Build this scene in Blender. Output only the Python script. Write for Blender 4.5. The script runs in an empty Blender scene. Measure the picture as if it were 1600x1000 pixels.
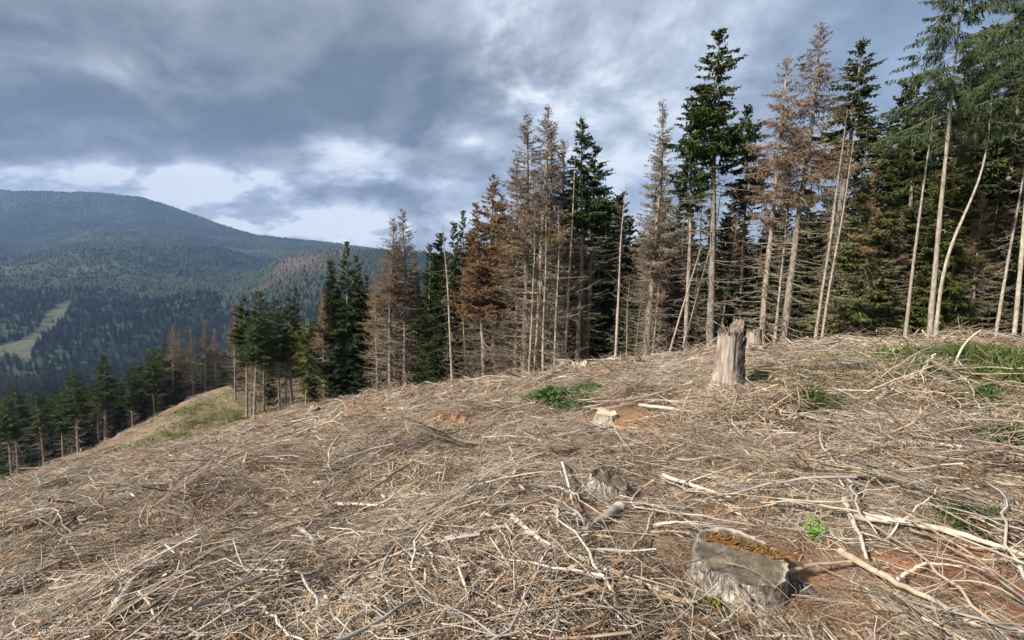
import bpy, math, random
import numpy as np
from mathutils import Vector, Matrix, Quaternion

SC = bpy.context.scene
COL = SC.collection
rng = np.random.default_rng(7)
random.seed(7)

# ------------------------------------------------------------------ camera
F = 720.0                       # focal length in photograph pixels (1600 wide)
EYE = 1.65
PITCH = math.radians(9.1)
cam_d = bpy.data.cameras.new('camera')
cam = bpy.data.objects.new('camera', cam_d)
COL.objects.link(cam)
cam.location = (0, 0, EYE)
cam.rotation_euler = (math.pi / 2 - PITCH, 0, 0)
cam_d.sensor_width = 36.0
cam_d.lens = 36.0 * F / 1600.0
cam_d.clip_start = 0.05
cam_d.clip_end = 20000
SC.camera = cam

# ------------------------------------------------------------------ exposure and render settings
SC.view_settings.view_transform = 'Standard'
SC.view_settings.look = 'None'
SC.view_settings.gamma = 1.0
SC.view_settings.use_curve_mapping = False
SC.view_settings.exposure = 1.5
SC.render.engine = 'CYCLES'
SC.cycles.max_bounces = 4
SC.cycles.diffuse_bounces = 2
SC.cycles.glossy_bounces = 1
SC.cycles.transmission_bounces = 2
SC.cycles.volume_bounces = 0
SC.cycles.use_denoising = True
SC.cycles.use_adaptive_sampling = True
SC.cycles.adaptive_threshold = 0.03
SC.cycles.sample_clamp_indirect = 4.0
SC.render.filter_size = 1.3

# ------------------------------------------------------------------ sun
SUN_AZ = math.radians(-121)     # clockwise from +Y: behind the camera's left shoulder
SUN_EL = math.radians(37)
sun_dir = Vector((math.sin(SUN_AZ) * math.cos(SUN_EL), math.cos(SUN_AZ) * math.cos(SUN_EL), math.sin(SUN_EL)))
sl = bpy.data.lights.new('sun', 'SUN')
sl.energy = 3.2
sl.angle = math.radians(2.5)
sl.color = (1.0, 0.945, 0.87)
so = bpy.data.objects.new('sun', sl)
COL.objects.link(so)
so.rotation_euler = (-sun_dir).to_track_quat('-Z', 'Y').to_euler()

# ------------------------------------------------------------------ node helper
class NT:
    def __init__(s, tree):
        s.t = tree
    def n(s, typ, ins=None, **kw):
        nd = s.t.nodes.new(typ)
        for k, v in kw.items():
            setattr(nd, k, v)
        for k, v in (ins or {}).items():
            s.put(nd.inputs[k], v)
        return nd
    def put(s, sock, v):
        if hasattr(v, 'is_output'):
            s.t.links.new(v, sock)
        else:
            if isinstance(v, (tuple, list)) and len(v) == 3 and sock.type == 'RGBA':
                v = (*v, 1.0)
            sock.default_value = v
    def m(s, op, a, b=0.0, c=0.0):
        nd = s.t.nodes.new('ShaderNodeMath'); nd.operation = op
        s.put(nd.inputs[0], a); s.put(nd.inputs[1], b); s.put(nd.inputs[2], c)
        return nd.outputs[0]
    def mix(s, fac, a, b):
        nd = s.t.nodes.new('ShaderNodeMix'); nd.data_type = 'RGBA'
        s.put(nd.inputs[0], fac); s.put(nd.inputs[6], a); s.put(nd.inputs[7], b)
        return nd.outputs[2]
    def noise(s, vec, scale, detail=4.0, rough=0.55, dist=0.0, lac=2.0):
        nd = s.n('ShaderNodeTexNoise', {'Scale': scale, 'Detail': detail, 'Roughness': rough, 'Distortion': dist, 'Lacunarity': lac})
        if vec is not None:
            s.t.links.new(vec, nd.inputs['Vector'])
        return nd.outputs['Fac']
    def ramp(s, fac, stops, interp='LINEAR'):
        nd = s.t.nodes.new('ShaderNodeValToRGB')
        nd.color_ramp.interpolation = interp
        el = nd.color_ramp.elements
        while len(el) < len(stops):
            el.new(0.5)
        for e, (p, c) in zip(el, stops):
            e.position = p
            e.color = (*c, 1.0) if len(c) == 3 else c
        s.put(nd.inputs[0], fac)
        return nd.outputs[0]
    def rng(s, v, a, b, c=0.0, d=1.0, smooth=True):
        nd = s.n('ShaderNodeMapRange', {0: v, 1: a, 2: b, 3: c, 4: d})
        nd.interpolation_type = 'SMOOTHSTEP' if smooth else 'LINEAR'
        return nd.outputs[0]

# ------------------------------------------------------------------ world: broken overcast over a clear-sky model
W = bpy.data.worlds.new('World')
SC.world = W
W.use_nodes = True
wt = W.node_tree
wt.nodes.clear()
w = NT(wt)
tc = w.n('ShaderNodeTexCoord').outputs['Generated']
sep = w.n('ShaderNodeSeparateXYZ', {0: tc})
X, Y, Z = sep.outputs
zc = w.m('ADD', w.m('MAXIMUM', Z, -0.1), 0.42)
u = w.m('DIVIDE', X, zc)
v = w.m('DIVIDE', Y, zc)
P = w.n('ShaderNodeCombineXYZ', {0: u, 1: v, 2: 3.7}).outputs[0]
def blob(px, py, sx, sy, rot=0.0):
    """soft region of the cloud deck round one sky direction (angles in photograph pixels / F)"""
    rx, ry = (px - 800) / F, (500 - py) / F
    d = Vector((rx, math.cos(PITCH) + ry * math.sin(PITCH), -math.sin(PITCH) + ry * math.cos(PITCH))).normalized()
    az, el = math.atan2(d.x, d.y), math.asin(d.z)
    a = w.m('SUBTRACT', AZ, az); e = w.m('SUBTRACT', EL, el)
    c, s_ = math.cos(rot), math.sin(rot)
    a2 = w.m('DIVIDE', w.m('ADD', w.m('MULTIPLY', a, c), w.m('MULTIPLY', e, s_)), sx / F)
    e2 = w.m('DIVIDE', w.m('SUBTRACT', w.m('MULTIPLY', e, c), w.m('MULTIPLY', a, s_)), sy / F)
    r2 = w.m('ADD', w.m('MULTIPLY', a2, a2), w.m('MULTIPLY', e2, e2))
    return w.m('EXPONENT', w.m('MULTIPLY', r2, -1.0))
AZ = w.m('ARCTAN2', X, Y)
EL = w.m('ARCSINE', Z)
n_warp = w.n('ShaderNodeTexNoise', {'Vector': P, 'Scale': 1.6, 'Detail': 3.0})
Pw = w.n('ShaderNodeMixRGB', {0: 0.30, 1: P, 2: n_warp.outputs['Color']}, blend_type='ADD').outputs[0]
c_big = w.noise(Pw, 1.0, 2.0, 0.5)
c_mid = w.noise(Pw, 2.7, 5.0, 0.58)
c_fine = w.noise(Pw, 8.5, 4.0, 0.58)
lum = w.m('ADD', w.m('MULTIPLY', w.m('SUBTRACT', c_big, 0.5), 0.3),
          w.m('ADD', w.m('MULTIPLY', w.m('SUBTRACT', c_mid, 0.5), 1.05), w.m('MULTIPLY', w.m('SUBTRACT', c_fine, 0.5), 0.34)))
lum = w.m('ADD', lum, 0.475)
brk = w.rng(w.m('ADD', w.m('MULTIPLY', c_mid, .6), w.m('MULTIPLY', c_fine, .4)), 0.38, 0.62, 0.35, 1.5)
# thinner (broken up by the same billows) and thicker parts of the deck
for (px, py, sx, sy, rot, amp) in [
        (400, 170, 300, 95, -0.3, -0.22), (60, 45, 330, 70, 0.0, -0.06), (60, 215, 280, 40, 0.1, -0.14), (660, 90, 110, 80, 0.0, -0.10),
        (795, 70, 60, 90, 0.3, 0.28), (870, 150, 100, 60, 0.3, 0.14), (545, 232, 80, 26, 0.0, 0.40), (725, 212, 60, 18, -0.4, 0.30), (150, 105, 120, 30, 0.0, 0.14),
        (180, 278, 300, 20, 0.05, 0.48), (330, 300, 110, 24, -0.1, 0.36), (430, 345, 330, 22, 0.0, 0.50), (640, 290, 120, 24, 0.0, 0.18), (950, 260, 170, 130, 0.0, 0.14),
        (1120, 60, 240, 120, 0.0, 0.17)]:
    a_ = w.m('MULTIPLY', blob(px, py, sx, sy, rot), amp)
    lum = w.m('ADD', lum, w.m('MULTIPLY', a_, brk) if amp > 0 else a_)
hor = w.rng(Z, 0.0, 0.14, 0.24, 0.0)
lum = w.m('ADD', lum, hor)
cloud = w.ramp(lum, [(0.0, (0.105, 0.142, 0.190)), (0.25, (0.145, 0.188, 0.245)), (0.5, (0.285, 0.33, 0.395)),
                     (0.75, (0.46, 0.53, 0.625)), (1.0, (0.78, 0.83, 0.89))])
sky = w.n('ShaderNodeTexSky', sky_type='NISHITA', sun_disc=False, sun_elevation=SUN_EL, sun_rotation=SUN_AZ)
bg_sky = w.n('ShaderNodeBackground', {'Color': sky.outputs[0], 'Strength': 0.05})
bg_cl = w.n('ShaderNodeBackground', {'Color': cloud, 'Strength': 0.44})
gap = w.m('MULTIPLY', blob(1390, 60, 130, 90, 0.0), w.rng(c_mid, 0.35, 0.6, 0.4, 0.8))
cover = w.m('SUBTRACT', 1.0, gap)
mixw = w.n('ShaderNodeMixShader', {0: cover, 1: bg_sky.outputs[0], 2: bg_cl.outputs[0]})
W.cycles.sampling_method = 'MANUAL'
W.cycles.sample_map_resolution = 256
wout = w.n('ShaderNodeOutputWorld', {0: mixw.outputs[0]})

# ------------------------------------------------------------------ numeric helpers
fwd = np.array([0, math.cos(PITCH), -math.sin(PITCH)])
upv = np.array([0, math.sin(PITCH), math.cos(PITCH)])
rgt = np.array([1.0, 0, 0])
def ray(px, py):
    return fwd + rgt * ((px - 800) / F) - upv * ((py - 500) / F)
def pix(px, py, d):
    return np.array([0, 0, EYE]) + d * ray(px, py)
def topix(p):
    q = np.asarray(p, float) - np.array([0, 0, EYE])
    d = q @ fwd
    return 800 + F * (q @ rgt) / d, 500 - F * (q @ upv) / d

def _hash(ix, iy, seed):
    h = (ix * 374761393 + iy * 668265263 + seed * 974711) & 0x7fffffff
    h = ((h ^ (h >> 13)) * 1274126177) & 0x7fffffff
    h = h ^ (h >> 16)
    return (h & 0xffff) / 65535.0
def vnoise(x, y, seed=0):
    x = np.asarray(x, float); y = np.asarray(y, float)
    ix = np.floor(x).astype(np.int64); iy = np.floor(y).astype(np.int64)
    fx = x - ix; fy = y - iy
    fx = fx * fx * fx * (fx * (fx * 6 - 15) + 10); fy = fy * fy * fy * (fy * (fy * 6 - 15) + 10)
    a = _hash(ix, iy, seed); b = _hash(ix + 1, iy, seed); c = _hash(ix, iy + 1, seed); d = _hash(ix + 1, iy + 1, seed)
    return (a + (b - a) * fx) * (1 - fy) + (c + (d - c) * fx) * fy - 0.5
def fbm(x, y, seed=0, octv=4, gain=0.5):
    s = 0; a = 1.0; f = 1.0
    for i in range(octv):
        s = s + a * vnoise(x * f + 17.3 * i, y * f - 9.1 * i, seed + i)
        a *= gain; f *= 2.03
    return s
def sstep(a, b, x):
    t = np.clip((x - a) / (b - a), 0, 1)
    return t * t * (3 - 2 * t)

# ------------------------------------------------------------------ the hill: heights fitted through surveyed points
pts = []
for (px, py, d) in [
        (800, 1000, 1.95), (0, 1000, 2.35), (1600, 1000, 1.9), (1150, 925, 2.38), (1600, 880, 2.45), (0, 900, 3.4), (400, 900, 2.8),
        (800, 800, 3.3), (400, 800, 4.3), (0, 800, 7.0), (1200, 800, 3.1), (1600, 780, 3.2),
        (800, 700, 5.6), (1200, 700, 5.0), (1600, 690, 4.7), (400, 720, 10.5), (200, 760, 12.5), (0, 757, 42),
        (600, 700, 7.6), (600, 650, 14), (1135, 607, 7.5), (1135, 568, 10.5), (1000, 600, 9.5), (1000, 568, 16), (850, 640, 9), (850, 592, 18), (700, 610, 20),
        (1300, 600, 7.2), (1300, 556, 10.5), (1500, 590, 6.6), (1500, 552, 10.5), (1600, 600, 6.4), (1600, 556, 10.5),
        (600, 622, 26), (480, 650, 28), (400, 664, 40), (385, 668, 52), (520, 632, 48), (180, 694, 55), (250, 648, 65), (345, 609, 75), (100, 722, 48), (260, 715, 24), (420, 598, 85), (480, 600, 85)]:
    pts.append(pix(px, py, d))
def low(px, py, d, dz):
    p = pix(px, py, d); p[2] -= dz; pts.append(p)
for (px, py, d, dz) in [(1135, 560, 28, .5), (1000, 560, 34, .8), (850, 585, 32, .6), (720, 598, 36, .8), (600, 618, 44, .6),
                        (1300, 548, 22, .2), (1450, 545, 17, .1), (1590, 548, 17, .1), (1600, 545, 30, 1.0),
                        (30, 737, 95, 1.5), (120, 715, 85, 1.5), (205, 680, 95, 1.5), (300, 628, 105, 1.5), (500, 610, 90, 4)]:
    low(px, py, d, dz)
for p in [(0, 0, 0), (0, -6, .4), (-7, -4, -1.0), (7, -3, .35), (-20, -8, -5.0), (20, -5, .8),
          (-240, 230, -92), (-60, 230, -78), (60, 230, -62), (140, 160, -30), (120, 90, -14), (60, 45, -6.5), (40, 110, -32), (-300, 60, -110), (-150, -20, -60), (150, -20, -2)]:
    pts.append(np.array(p, float))
PT = np.array(pts)
def tps(r2):
    return 0.5 * r2 * np.log(r2 + 1e-9)
def _fit():
    # squashed radial coordinate so near points are resolved as well as far ones
    q = _warp(PT[:, 0], PT[:, 1])
    n = len(q)
    d2 = ((q[:, None] - q[None]) ** 2).sum(-1)
    A = np.zeros((n + 3, n + 3))
    A[:n, :n] = tps(d2) + np.eye(n) * 0.004
    A[:n, n] = 1; A[:n, n + 1:] = q; A[n, :n] = 1; A[n + 1:, :n] = q.T
    scale = _zs(PT[:, 0], PT[:, 1])
    b = np.concatenate([PT[:, 2] / scale, [0, 0, 0]])
    return q, np.linalg.solve(A, b)
def _zs(x, y):
    return 1.0 + np.hypot(x, y) * 0.12
def _warp(x, y):
    r = np.hypot(x, y) + 1e-9
    k = np.log1p(r / 5.0) / r
    return np.stack([x * k, y * k], -1)
_Q, _Wt = _fit()
def base_h(x, y):
    x = np.asarray(x, float); y = np.asarray(y, float)
    shp = x.shape
    q = _warp(x.ravel(), y.ravel())
    out = np.empty(len(q))
    for i in range(0, len(q), 20000):
        s = q[i:i + 20000]
        d2 = ((s[:, None] - _Q[None]) ** 2).sum(-1)
        out[i:i + 20000] = tps(d2) @ _Wt[:-3] + _Wt[-3] + s @ _Wt[-2:]
    return out.reshape(shp) * _zs(x, y)
def ground_h(x, y):
    x = np.asarray(x, float); y = np.asarray(y, float)
    r = np.hypot(x, y)
    h = base_h(x, y)
    rough = 0.30 * fbm(x * 0.6, y * 0.6, 3, 3) + 0.23 * fbm(x * 1.8, y * 1.8, 11, 3)
    rough = rough + sstep(12, 40, r) * 0.55 * fbm(x * 0.16, y * 0.16, 21, 3)
    rough = rough * (1 - .9 * np.exp(-((x - 1.17) ** 2 + (y - 2.12) ** 2) / .4))      # trodden level round the big stump
    h = h + rough * (0.6 + 0.4 * sstep(2, 6, r))
    far = -100 - 0.15 * np.clip(r - 300, 0, 900)
    k = sstep(170, 330, r)
    return h * (1 - k) + far * k
def gz(x, y):
    return float(ground_h(np.array([x]), np.array([y]))[0])
def hit(px, py, dmax=160.0):
    """where the ray of a photograph pixel meets the hill"""
    ds = np.geomspace(1.0, dmax, 1400)
    R = ray(px, py)
    P_ = np.array([0, 0, EYE]) + ds[:, None] * R
    below = P_[:, 2] < ground_h(P_[:, 0], P_[:, 1])
    if not below.any():
        i = int(np.argmin(P_[:, 2] - ground_h(P_[:, 0], P_[:, 1])))
    else:
        i = int(np.argmax(below))
    x, y = P_[i, 0], P_[i, 1]
    return np.array([x, y, gz(x, y)])

# ------------------------------------------------------------------ mesh builders
class MB:
    """collects quads/tris with numpy, links them as one mesh"""
    def __init__(s):
        s.v = []; s.f = []; s.mi = []; s.n = 0; s.sm = []
    def add(s, V, Fc, mi=0, smooth=True):
        V = np.asarray(V, float).reshape(-1, 3); Fc = np.asarray(Fc, np.int64)
        s.v.append(V); s.f.append(Fc + s.n); s.mi.append(np.full(len(Fc), mi)); s.sm.append(np.full(len(Fc), smooth))
        s.n += len(V)
    def tubes(s, Pn, R, sides=3, mi=0, cap=False, smooth=True):
        Pn = np.asarray(Pn, float); R = np.asarray(R, float)
        N, K, _ = Pn.shape
        T = np.gradient(Pn, axis=1)
        T /= np.linalg.norm(T, axis=2, keepdims=True) + 1e-12
        ref = np.zeros((N, 1, 3)); ref[..., 2] = 1
        flat = np.abs(T[:, :, 2]).mean(1) > 0.8
        ref[flat, 0] = (1, 0, 0)
        A = np.cross(T, np.broadcast_to(ref, T.shape)); A /= np.linalg.norm(A, axis=2, keepdims=True) + 1e-12
        B = np.cross(T, A)
        th = np.arange(sides) * 2 * math.pi / sides
        V = Pn[:, :, None] + R[:, :, None, None] * (A[:, :, None] * np.cos(th)[None, None, :, None] + B[:, :, None] * np.sin(th)[None, None, :, None])
        idx = np.arange(N * K * sides).reshape(N, K, sides)
        a = idx[:, :-1]; b = idx[:, 1:]
        Q = np.stack([a, np.roll(a, -1, 2), np.roll(b, -1, 2), b], -1).reshape(-1, 4)
        s.add(V, Q, mi, smooth)
        if cap:
            base = s.n - N * K * sides
            for kk in (0, K - 1):
                fan = idx[:, kk] + base
                for j in range(1, sides - 1):
                    s._tri(np.stack([fan[:, 0], fan[:, j], fan[:, j + 1]], -1), mi)
    def _tri(s, Fc, mi):
        s.f.append(np.asarray(Fc, np.int64)); s.mi.append(np.full(len(Fc), mi)); s.sm.append(np.full(len(Fc), False))
    def kites(s, P0, D, L, Wd, Nn, mi=0, bend=0.0):
        """needle sprays: one bent kite each"""
        S = np.cross(D, Nn); S /= np.linalg.norm(S, axis=1, keepdims=True) + 1e-9
        Mid = P0 + D * (L * 0.45)[:, None]
        Tip = P0 + D * L[:, None]; Tip[:, 2] -= bend * L
        Lf = Mid + S * (Wd * 0.5)[:, None]; Rt = Mid - S * (Wd * 0.5)[:, None]
        V = np.stack([P0, Lf, Tip, Rt], 1)
        Q = np.arange(len(P0) * 4).reshape(-1, 4)
        s.add(V, Q, mi, False)
    def mesh(s, name, mats):
        me = bpy.data.meshes.new(name)
        V = np.concatenate(s.v)
        tot = np.concatenate([np.full(len(f), f.shape[1]) for f in s.f])
        loops = np.concatenate([f.ravel() for f in s.f])
        me.vertices.add(len(V)); me.vertices.foreach_set('co', V.astype(np.float32).ravel())
        me.loops.add(len(loops)); me.loops.foreach_set('vertex_index', loops.astype(np.int32))
        me.polygons.add(len(tot))
        st = np.concatenate([[0], np.cumsum(tot)[:-1]])
        me.polygons.foreach_set('loop_start', st.astype(np.int32))
        try:
            me.polygons.foreach_set('loop_total', tot.astype(np.int32))
        except Exception:
            pass
        me.polygons.foreach_set('material_index', np.concatenate(s.mi).astype(np.int32))
        me.polygons.foreach_set('use_smooth', np.concatenate(s.sm))
        for m_ in (mats if isinstance(mats, (list, tuple)) else [mats]):
            me.materials.append(m_)
        me.update(calc_edges=True)
        me.validate()
        return me
    def obj(s, name, mats, parent=None):
        o = bpy.data.objects.new(name, s.mesh(name, mats))
        COL.objects.link(o)
        if parent is not None:
            o.parent = parent
        return o
def grid_faces(a, b, wrap=False):
    idx = np.arange(a * b).reshape(a, b)
    if wrap:
        nx = np.roll(idx, -1, 1)
        return np.stack([idx[:-1], nx[:-1], nx[1:], idx[1:]], -1).reshape(-1, 4)
    return np.stack([idx[:-1, :-1], idx[:-1, 1:], idx[1:, 1:], idx[1:, :-1]], -1).reshape(-1, 4)
def tag(o, label=None, cat=None, group=None, kind=None):
    for k, v_ in (('label', label), ('category', cat), ('group', group), ('kind', kind)):
        if v_:
            o[k] = v_
    return o
def empty(name, loc):
    o = bpy.data.objects.new(name, None)
    COL.objects.link(o); o.location = loc; o.empty_display_size = 0.2
    return o
def attr(me, name, vals):
    a = me.attributes.new(name, 'FLOAT', 'POINT')
    a.data.foreach_set('value', np.asarray(vals, np.float32))

# ------------------------------------------------------------------ materials
def material(name):
    m_ = bpy.data.materials.new(name); m_.use_nodes = True
    t = m_.node_tree; t.nodes.clear()
    k = NT(t)
    b = k.n('ShaderNodeBsdfPrincipled', {'Roughness': 0.85, 'Specular IOR Level': 0.2})
    k.n('ShaderNodeOutputMaterial', {0: b.outputs[0]})
    return m_, k, b
def simple(name, c1, c2, scale=6.0, rand=0.25, rough=0.85, stretch=None, bump=0.0, c3=None, coord='Object', sss=0.0):
    """two (three) tones by noise, brightness varied from one thing to the next"""
    m_, k, b = material(name)
    vec = k.n('ShaderNodeTexCoord').outputs[coord]
    if stretch:
        vec = k.n('ShaderNodeMapping', {'Vector': vec, 'Scale': stretch}).outputs[0]
    nz = k.noise(vec, scale, 5.0, 0.6)
    col = k.mix(k.rng(nz, 0.35, 0.65), c1, c2)
    if c3:
        col = k.mix(k.rng(k.noise(vec, scale * 0.31, 3.0), 0.55, 0.72), col, c3)
    rnd = k.n('ShaderNodeObjectInfo').outputs['Random']
    hsv = k.n('ShaderNodeHueSaturation', {'Hue': k.m('ADD', 0.49, k.m('MULTIPLY', rnd, 0.02)), 'Saturation': k.m('ADD', 1.05 - rand * .4, k.m('MULTIPLY', k.m('FRACT', k.m('MULTIPLY', rnd, 7.3)), rand * .5)),
                                          'Value': k.m('ADD', 1.0 - rand, k.m('MULTIPLY', k.m('FRACT', k.m('MULTIPLY', rnd, 3.7)), rand * 2)), 'Color': col})
    k.put(b.inputs['Base Color'], hsv.outputs[0])
    b.inputs['Roughness'].default_value = rough
    if bump:
        bp = k.n('ShaderNodeBump', {'Strength': bump, 'Distance': 0.02, 'Height': nz})
        k.put(b.inputs['Normal'], bp.outputs[0])
    return m_
M = {}
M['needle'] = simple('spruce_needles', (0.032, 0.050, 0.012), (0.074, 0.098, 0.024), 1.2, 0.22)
M['needle_light'] = simple('sunlit_spruce_needles', (0.042, 0.066, 0.016), (0.095, 0.125, 0.032), 1.2, 0.22)  # brighter copy of the needles, sunlight on the left crowns put into the colour
M['needle_dark'] = simple('shade_dark_spruce_needles', (0.016, 0.027, 0.009), (0.038, 0.054, 0.016), 1.0, 0.25)  # darkened copy of the needles, shade of the wood's interior put into the colour
M['needle_larch'] = simple('larch_needles', (0.035, 0.052, 0.022), (0.07, 0.09, 0.04), 1.2, 0.2)
M['needle_olive'] = simple('olive_spruce_needles', (0.055, 0.070, 0.018), (0.11, 0.115, 0.035), 1.0, 0.2)
M['needle_brown'] = simple('dead_brown_needles', (0.18, 0.102, 0.046), (0.32, 0.195, 0.098), 1.3, 0.2)
M['needle_rust'] = simple('dull_rust_needles', (0.145, 0.095, 0.058), (0.26, 0.18, 0.115), 1.3, 0.2)
M['needle_grey'] = simple('dead_grey_twigs', (0.17, 0.138, 0.10), (0.30, 0.245, 0.18), 1.3, 0.2)
M['needle_tan'] = simple('dead_tan_needles', (0.17, 0.115, 0.065), (0.29, 0.21, 0.13), 1.3, 0.22)
M['deadwood'] = simple('dead_branch_wood', (0.21, 0.165, 0.12), (0.36, 0.295, 0.22), 2.0, 0.25)
M['deadwood_dark'] = simple('dark_brown_branch_wood', (0.11, 0.08, 0.055), (0.2, 0.15, 0.105), 2.0, 0.25)
M['leaf'] = simple('birch_leaves', (0.10, 0.115, 0.025), (0.19, 0.19, 0.045), 1.5, 0.15)
M['bark'] = simple('spruce_bark', (0.17, 0.138, 0.108), (0.33, 0.278, 0.222), 9.0, 0.22, stretch=(1, 1, 0.4), bump=0.6, c3=(0.12, 0.092, 0.07))
M['bark_pale'] = simple('pale_debarked_trunk', (0.27, 0.225, 0.175), (0.44, 0.385, 0.31), 9.0, 0.12, stretch=(1, 1, 0.4), bump=0.6, c3=(0.20, 0.155, 0.115))
M['bark_dark'] = simple('dark_spruce_bark', (0.09, 0.07, 0.052), (0.17, 0.135, 0.10), 5.0, 0.25, stretch=(1, 1, 0.35), bump=0.5)

# ------------------------------------------------------------------ ground sheet (hill, valley floor)
def spots(xy, lst):
    """soft patches: (x, y, radius, gain)"""
    out = np.zeros(len(xy))
    for (x, y, r, g) in lst:
        d = np.hypot(xy[:, 0] - x, xy[:, 1] - y) / r
        wob = 0.5 * fbm(xy[:, 0] / r * 2.2, xy[:, 1] / r * 2.2, 31, 3)
        out = np.maximum(out, g * (1 - sstep(0.45, 1.1, d + wob)))
    return out
def pspots(lst):
    r = []
    for (px, py, rpx, g) in lst:
        p = hit(px, py)
        r.append((p[0], p[1], rpx / F * max(np.dot(p - [0, 0, EYE], fwd), 1), g))
    return r
SOIL = pspots([(1590, 940, 230, 1.0), (1480, 990, 130, 1.0), (1290, 920, 90, 1.0), (860, 800, 110, .9), (1110, 745, 60, .6), (620, 770, 60, .5), (1400, 760, 70, .5), (760, 880, 60, .5), (120, 900, 70, .5), (1265, 915, 60, .8), (850, 795, 90, .75), (880, 790, 50, .7), (1150, 700, 50, .45), (470, 712, 60, .7), (560, 636, 30, .6), (1330, 700, 60, .4),
               (250, 860, 70, .35), (690, 830, 60, .4), (1000, 650, 60, .3), (340, 990, 60, .4), (1560, 640, 40, .6), (1280, 555, 45, .5), (480, 900, 60, .5)])
GREEN = pspots([(345, 655, 55, 1.0), (300, 640, 45, .8), (250, 690, 55, 1.0), (320, 625, 40, .7), (210, 690, 40, .7), (380, 620, 40, .7), (190, 705, 40, .6), (890, 627, 60, .5), (1500, 562, 90, .9), (1420, 556, 50, .5), (1580, 568, 60, 1.0), (1200, 585, 50, .35),
                (1530, 808, 60, .5), (1570, 690, 40, .4), (380, 640, 30, .4), (60, 745, 60, .5), (440, 640, 30, .3)])
def build_ground():
    near = np.linspace(-62, 62, 521)
    left = np.linspace(-180, -62, 60, endpoint=False)
    right = np.linspace(62, 180, 60, endpoint=False)[1:]
    az = np.radians(np.concatenate([left, near, right]))
    r = np.concatenate([[0.02], np.geomspace(0.5, 4300, 400)])
    Rr, Az = np.meshgrid(r, az, indexing='ij')
    x = Rr * np.sin(Az); y = Rr * np.cos(Az)
    z = ground_h(x, y)
    # little hummocks of needles and chips close by
    z = z + 0.035 * fbm(x * 6.5, y * 6.5, 41, 3) * (1 - sstep(12, 30, Rr))
    mb = MB()
    mb.add(np.stack([x, y, z], -1), grid_faces(len(r), len(az), wrap=True)[:, ::-1], 0)
    m_, k, b = material('forest_floor')
    tcn = k.n('ShaderNodeTexCoord').outputs['Object']
    so_ = k.n('ShaderNodeAttribute', attribute_name='soil').outputs['Fac']
    gr_ = k.n('ShaderNodeAttribute', attribute_name='green').outputs['Fac']
    wd_ = k.n('ShaderNodeAttribute', attribute_name='wood').outputs['Fac']
    n1 = k.noise(tcn, 1.1, 5, .6)
    n2 = k.noise(tcn, 9.0, 6, .65)
    n3 = k.noise(tcn, 55.0, 5, .7)
    st = k.noise(k.n('ShaderNodeMapping', {'Vector': tcn, 'Scale': (1, 6, 1), 'Rotation': (0, 0, .6)}).outputs[0], 26.0, 4, .7, 1.5)
    straw = k.ramp(k.m('ADD', k.m('MULTIPLY', n2, .5), k.m('MULTIPLY', st, .5)), [(0.30, (0.07, 0.047, 0.031)), (0.46, (0.165, 0.115, 0.074)), (0.58, (0.29, 0.215, 0.14)), (0.72, (0.41, 0.325, 0.23))])
    brown = k.ramp(n3, [(0.32, (0.085, 0.05, 0.03)), (0.55, (0.23, 0.135, 0.075)), (0.7, (0.35, 0.22, 0.125))])
    col = k.mix(k.m('MULTIPLY', k.rng(n1, 0.36, 0.56), k.n('ShaderNodeAttribute', attribute_name='near').outputs['Fac']), straw, brown)
    soil = k.ramp(k.m('ADD', k.m('MULTIPLY', n2, .6), k.m('MULTIPLY', n3, .4)), [(0.34, (0.15, 0.068, 0.034)), (0.52, (0.31, 0.145, 0.07)), (0.68, (0.44, 0.225, 0.115))])
    col = k.mix(k.m('MULTIPLY', so_, k.rng(n2, 0.25, 0.5)), col, soil)
    grs = k.ramp(n3, [(0.32, (0.05, 0.06, 0.016)), (0.55, (0.12, 0.14, 0.04)), (0.7, (0.22, 0.22, 0.075))])
    col = k.mix(k.m('MULTIPLY', gr_, k.rng(n2, 0.3, 0.55)), col, grs)
    wood = k.ramp(k.noise(tcn, .12, 5, .6), [(0.35, (0.020, 0.030, 0.012)), (0.6, (0.045, 0.06, 0.02))])
    col = k.mix(wd_, col, wood)
    k.put(b.inputs['Base Color'], col)
    b.inputs['Roughness'].default_value = .95
    hgt = k.m('ADD', k.m('MULTIPLY', n2, .7), k.m('MULTIPLY', n3, .35))
    k.put(b.inputs['Normal'], k.n('ShaderNodeBump', {'Strength': 0.8, 'Distance': 0.05, 'Height': hgt}).outputs[0])
    o = mb.obj('ground', m_)
    xy = np.stack([x.ravel(), y.ravel()], -1)
    attr(o.data, 'soil', spots(xy, SOIL))
    g = spots(xy, GREEN)
    attr(o.data, 'green', g)
    attr(o.data, 'near', 1 - .7 * sstep(25, 50, Rr.ravel()))
    attr(o.data, 'wood', sstep(100, 150, Rr.ravel()))
    tag(o, kind='structure', label='felled hillside covered in brown needles and soil')
    return o
build_ground()

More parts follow.
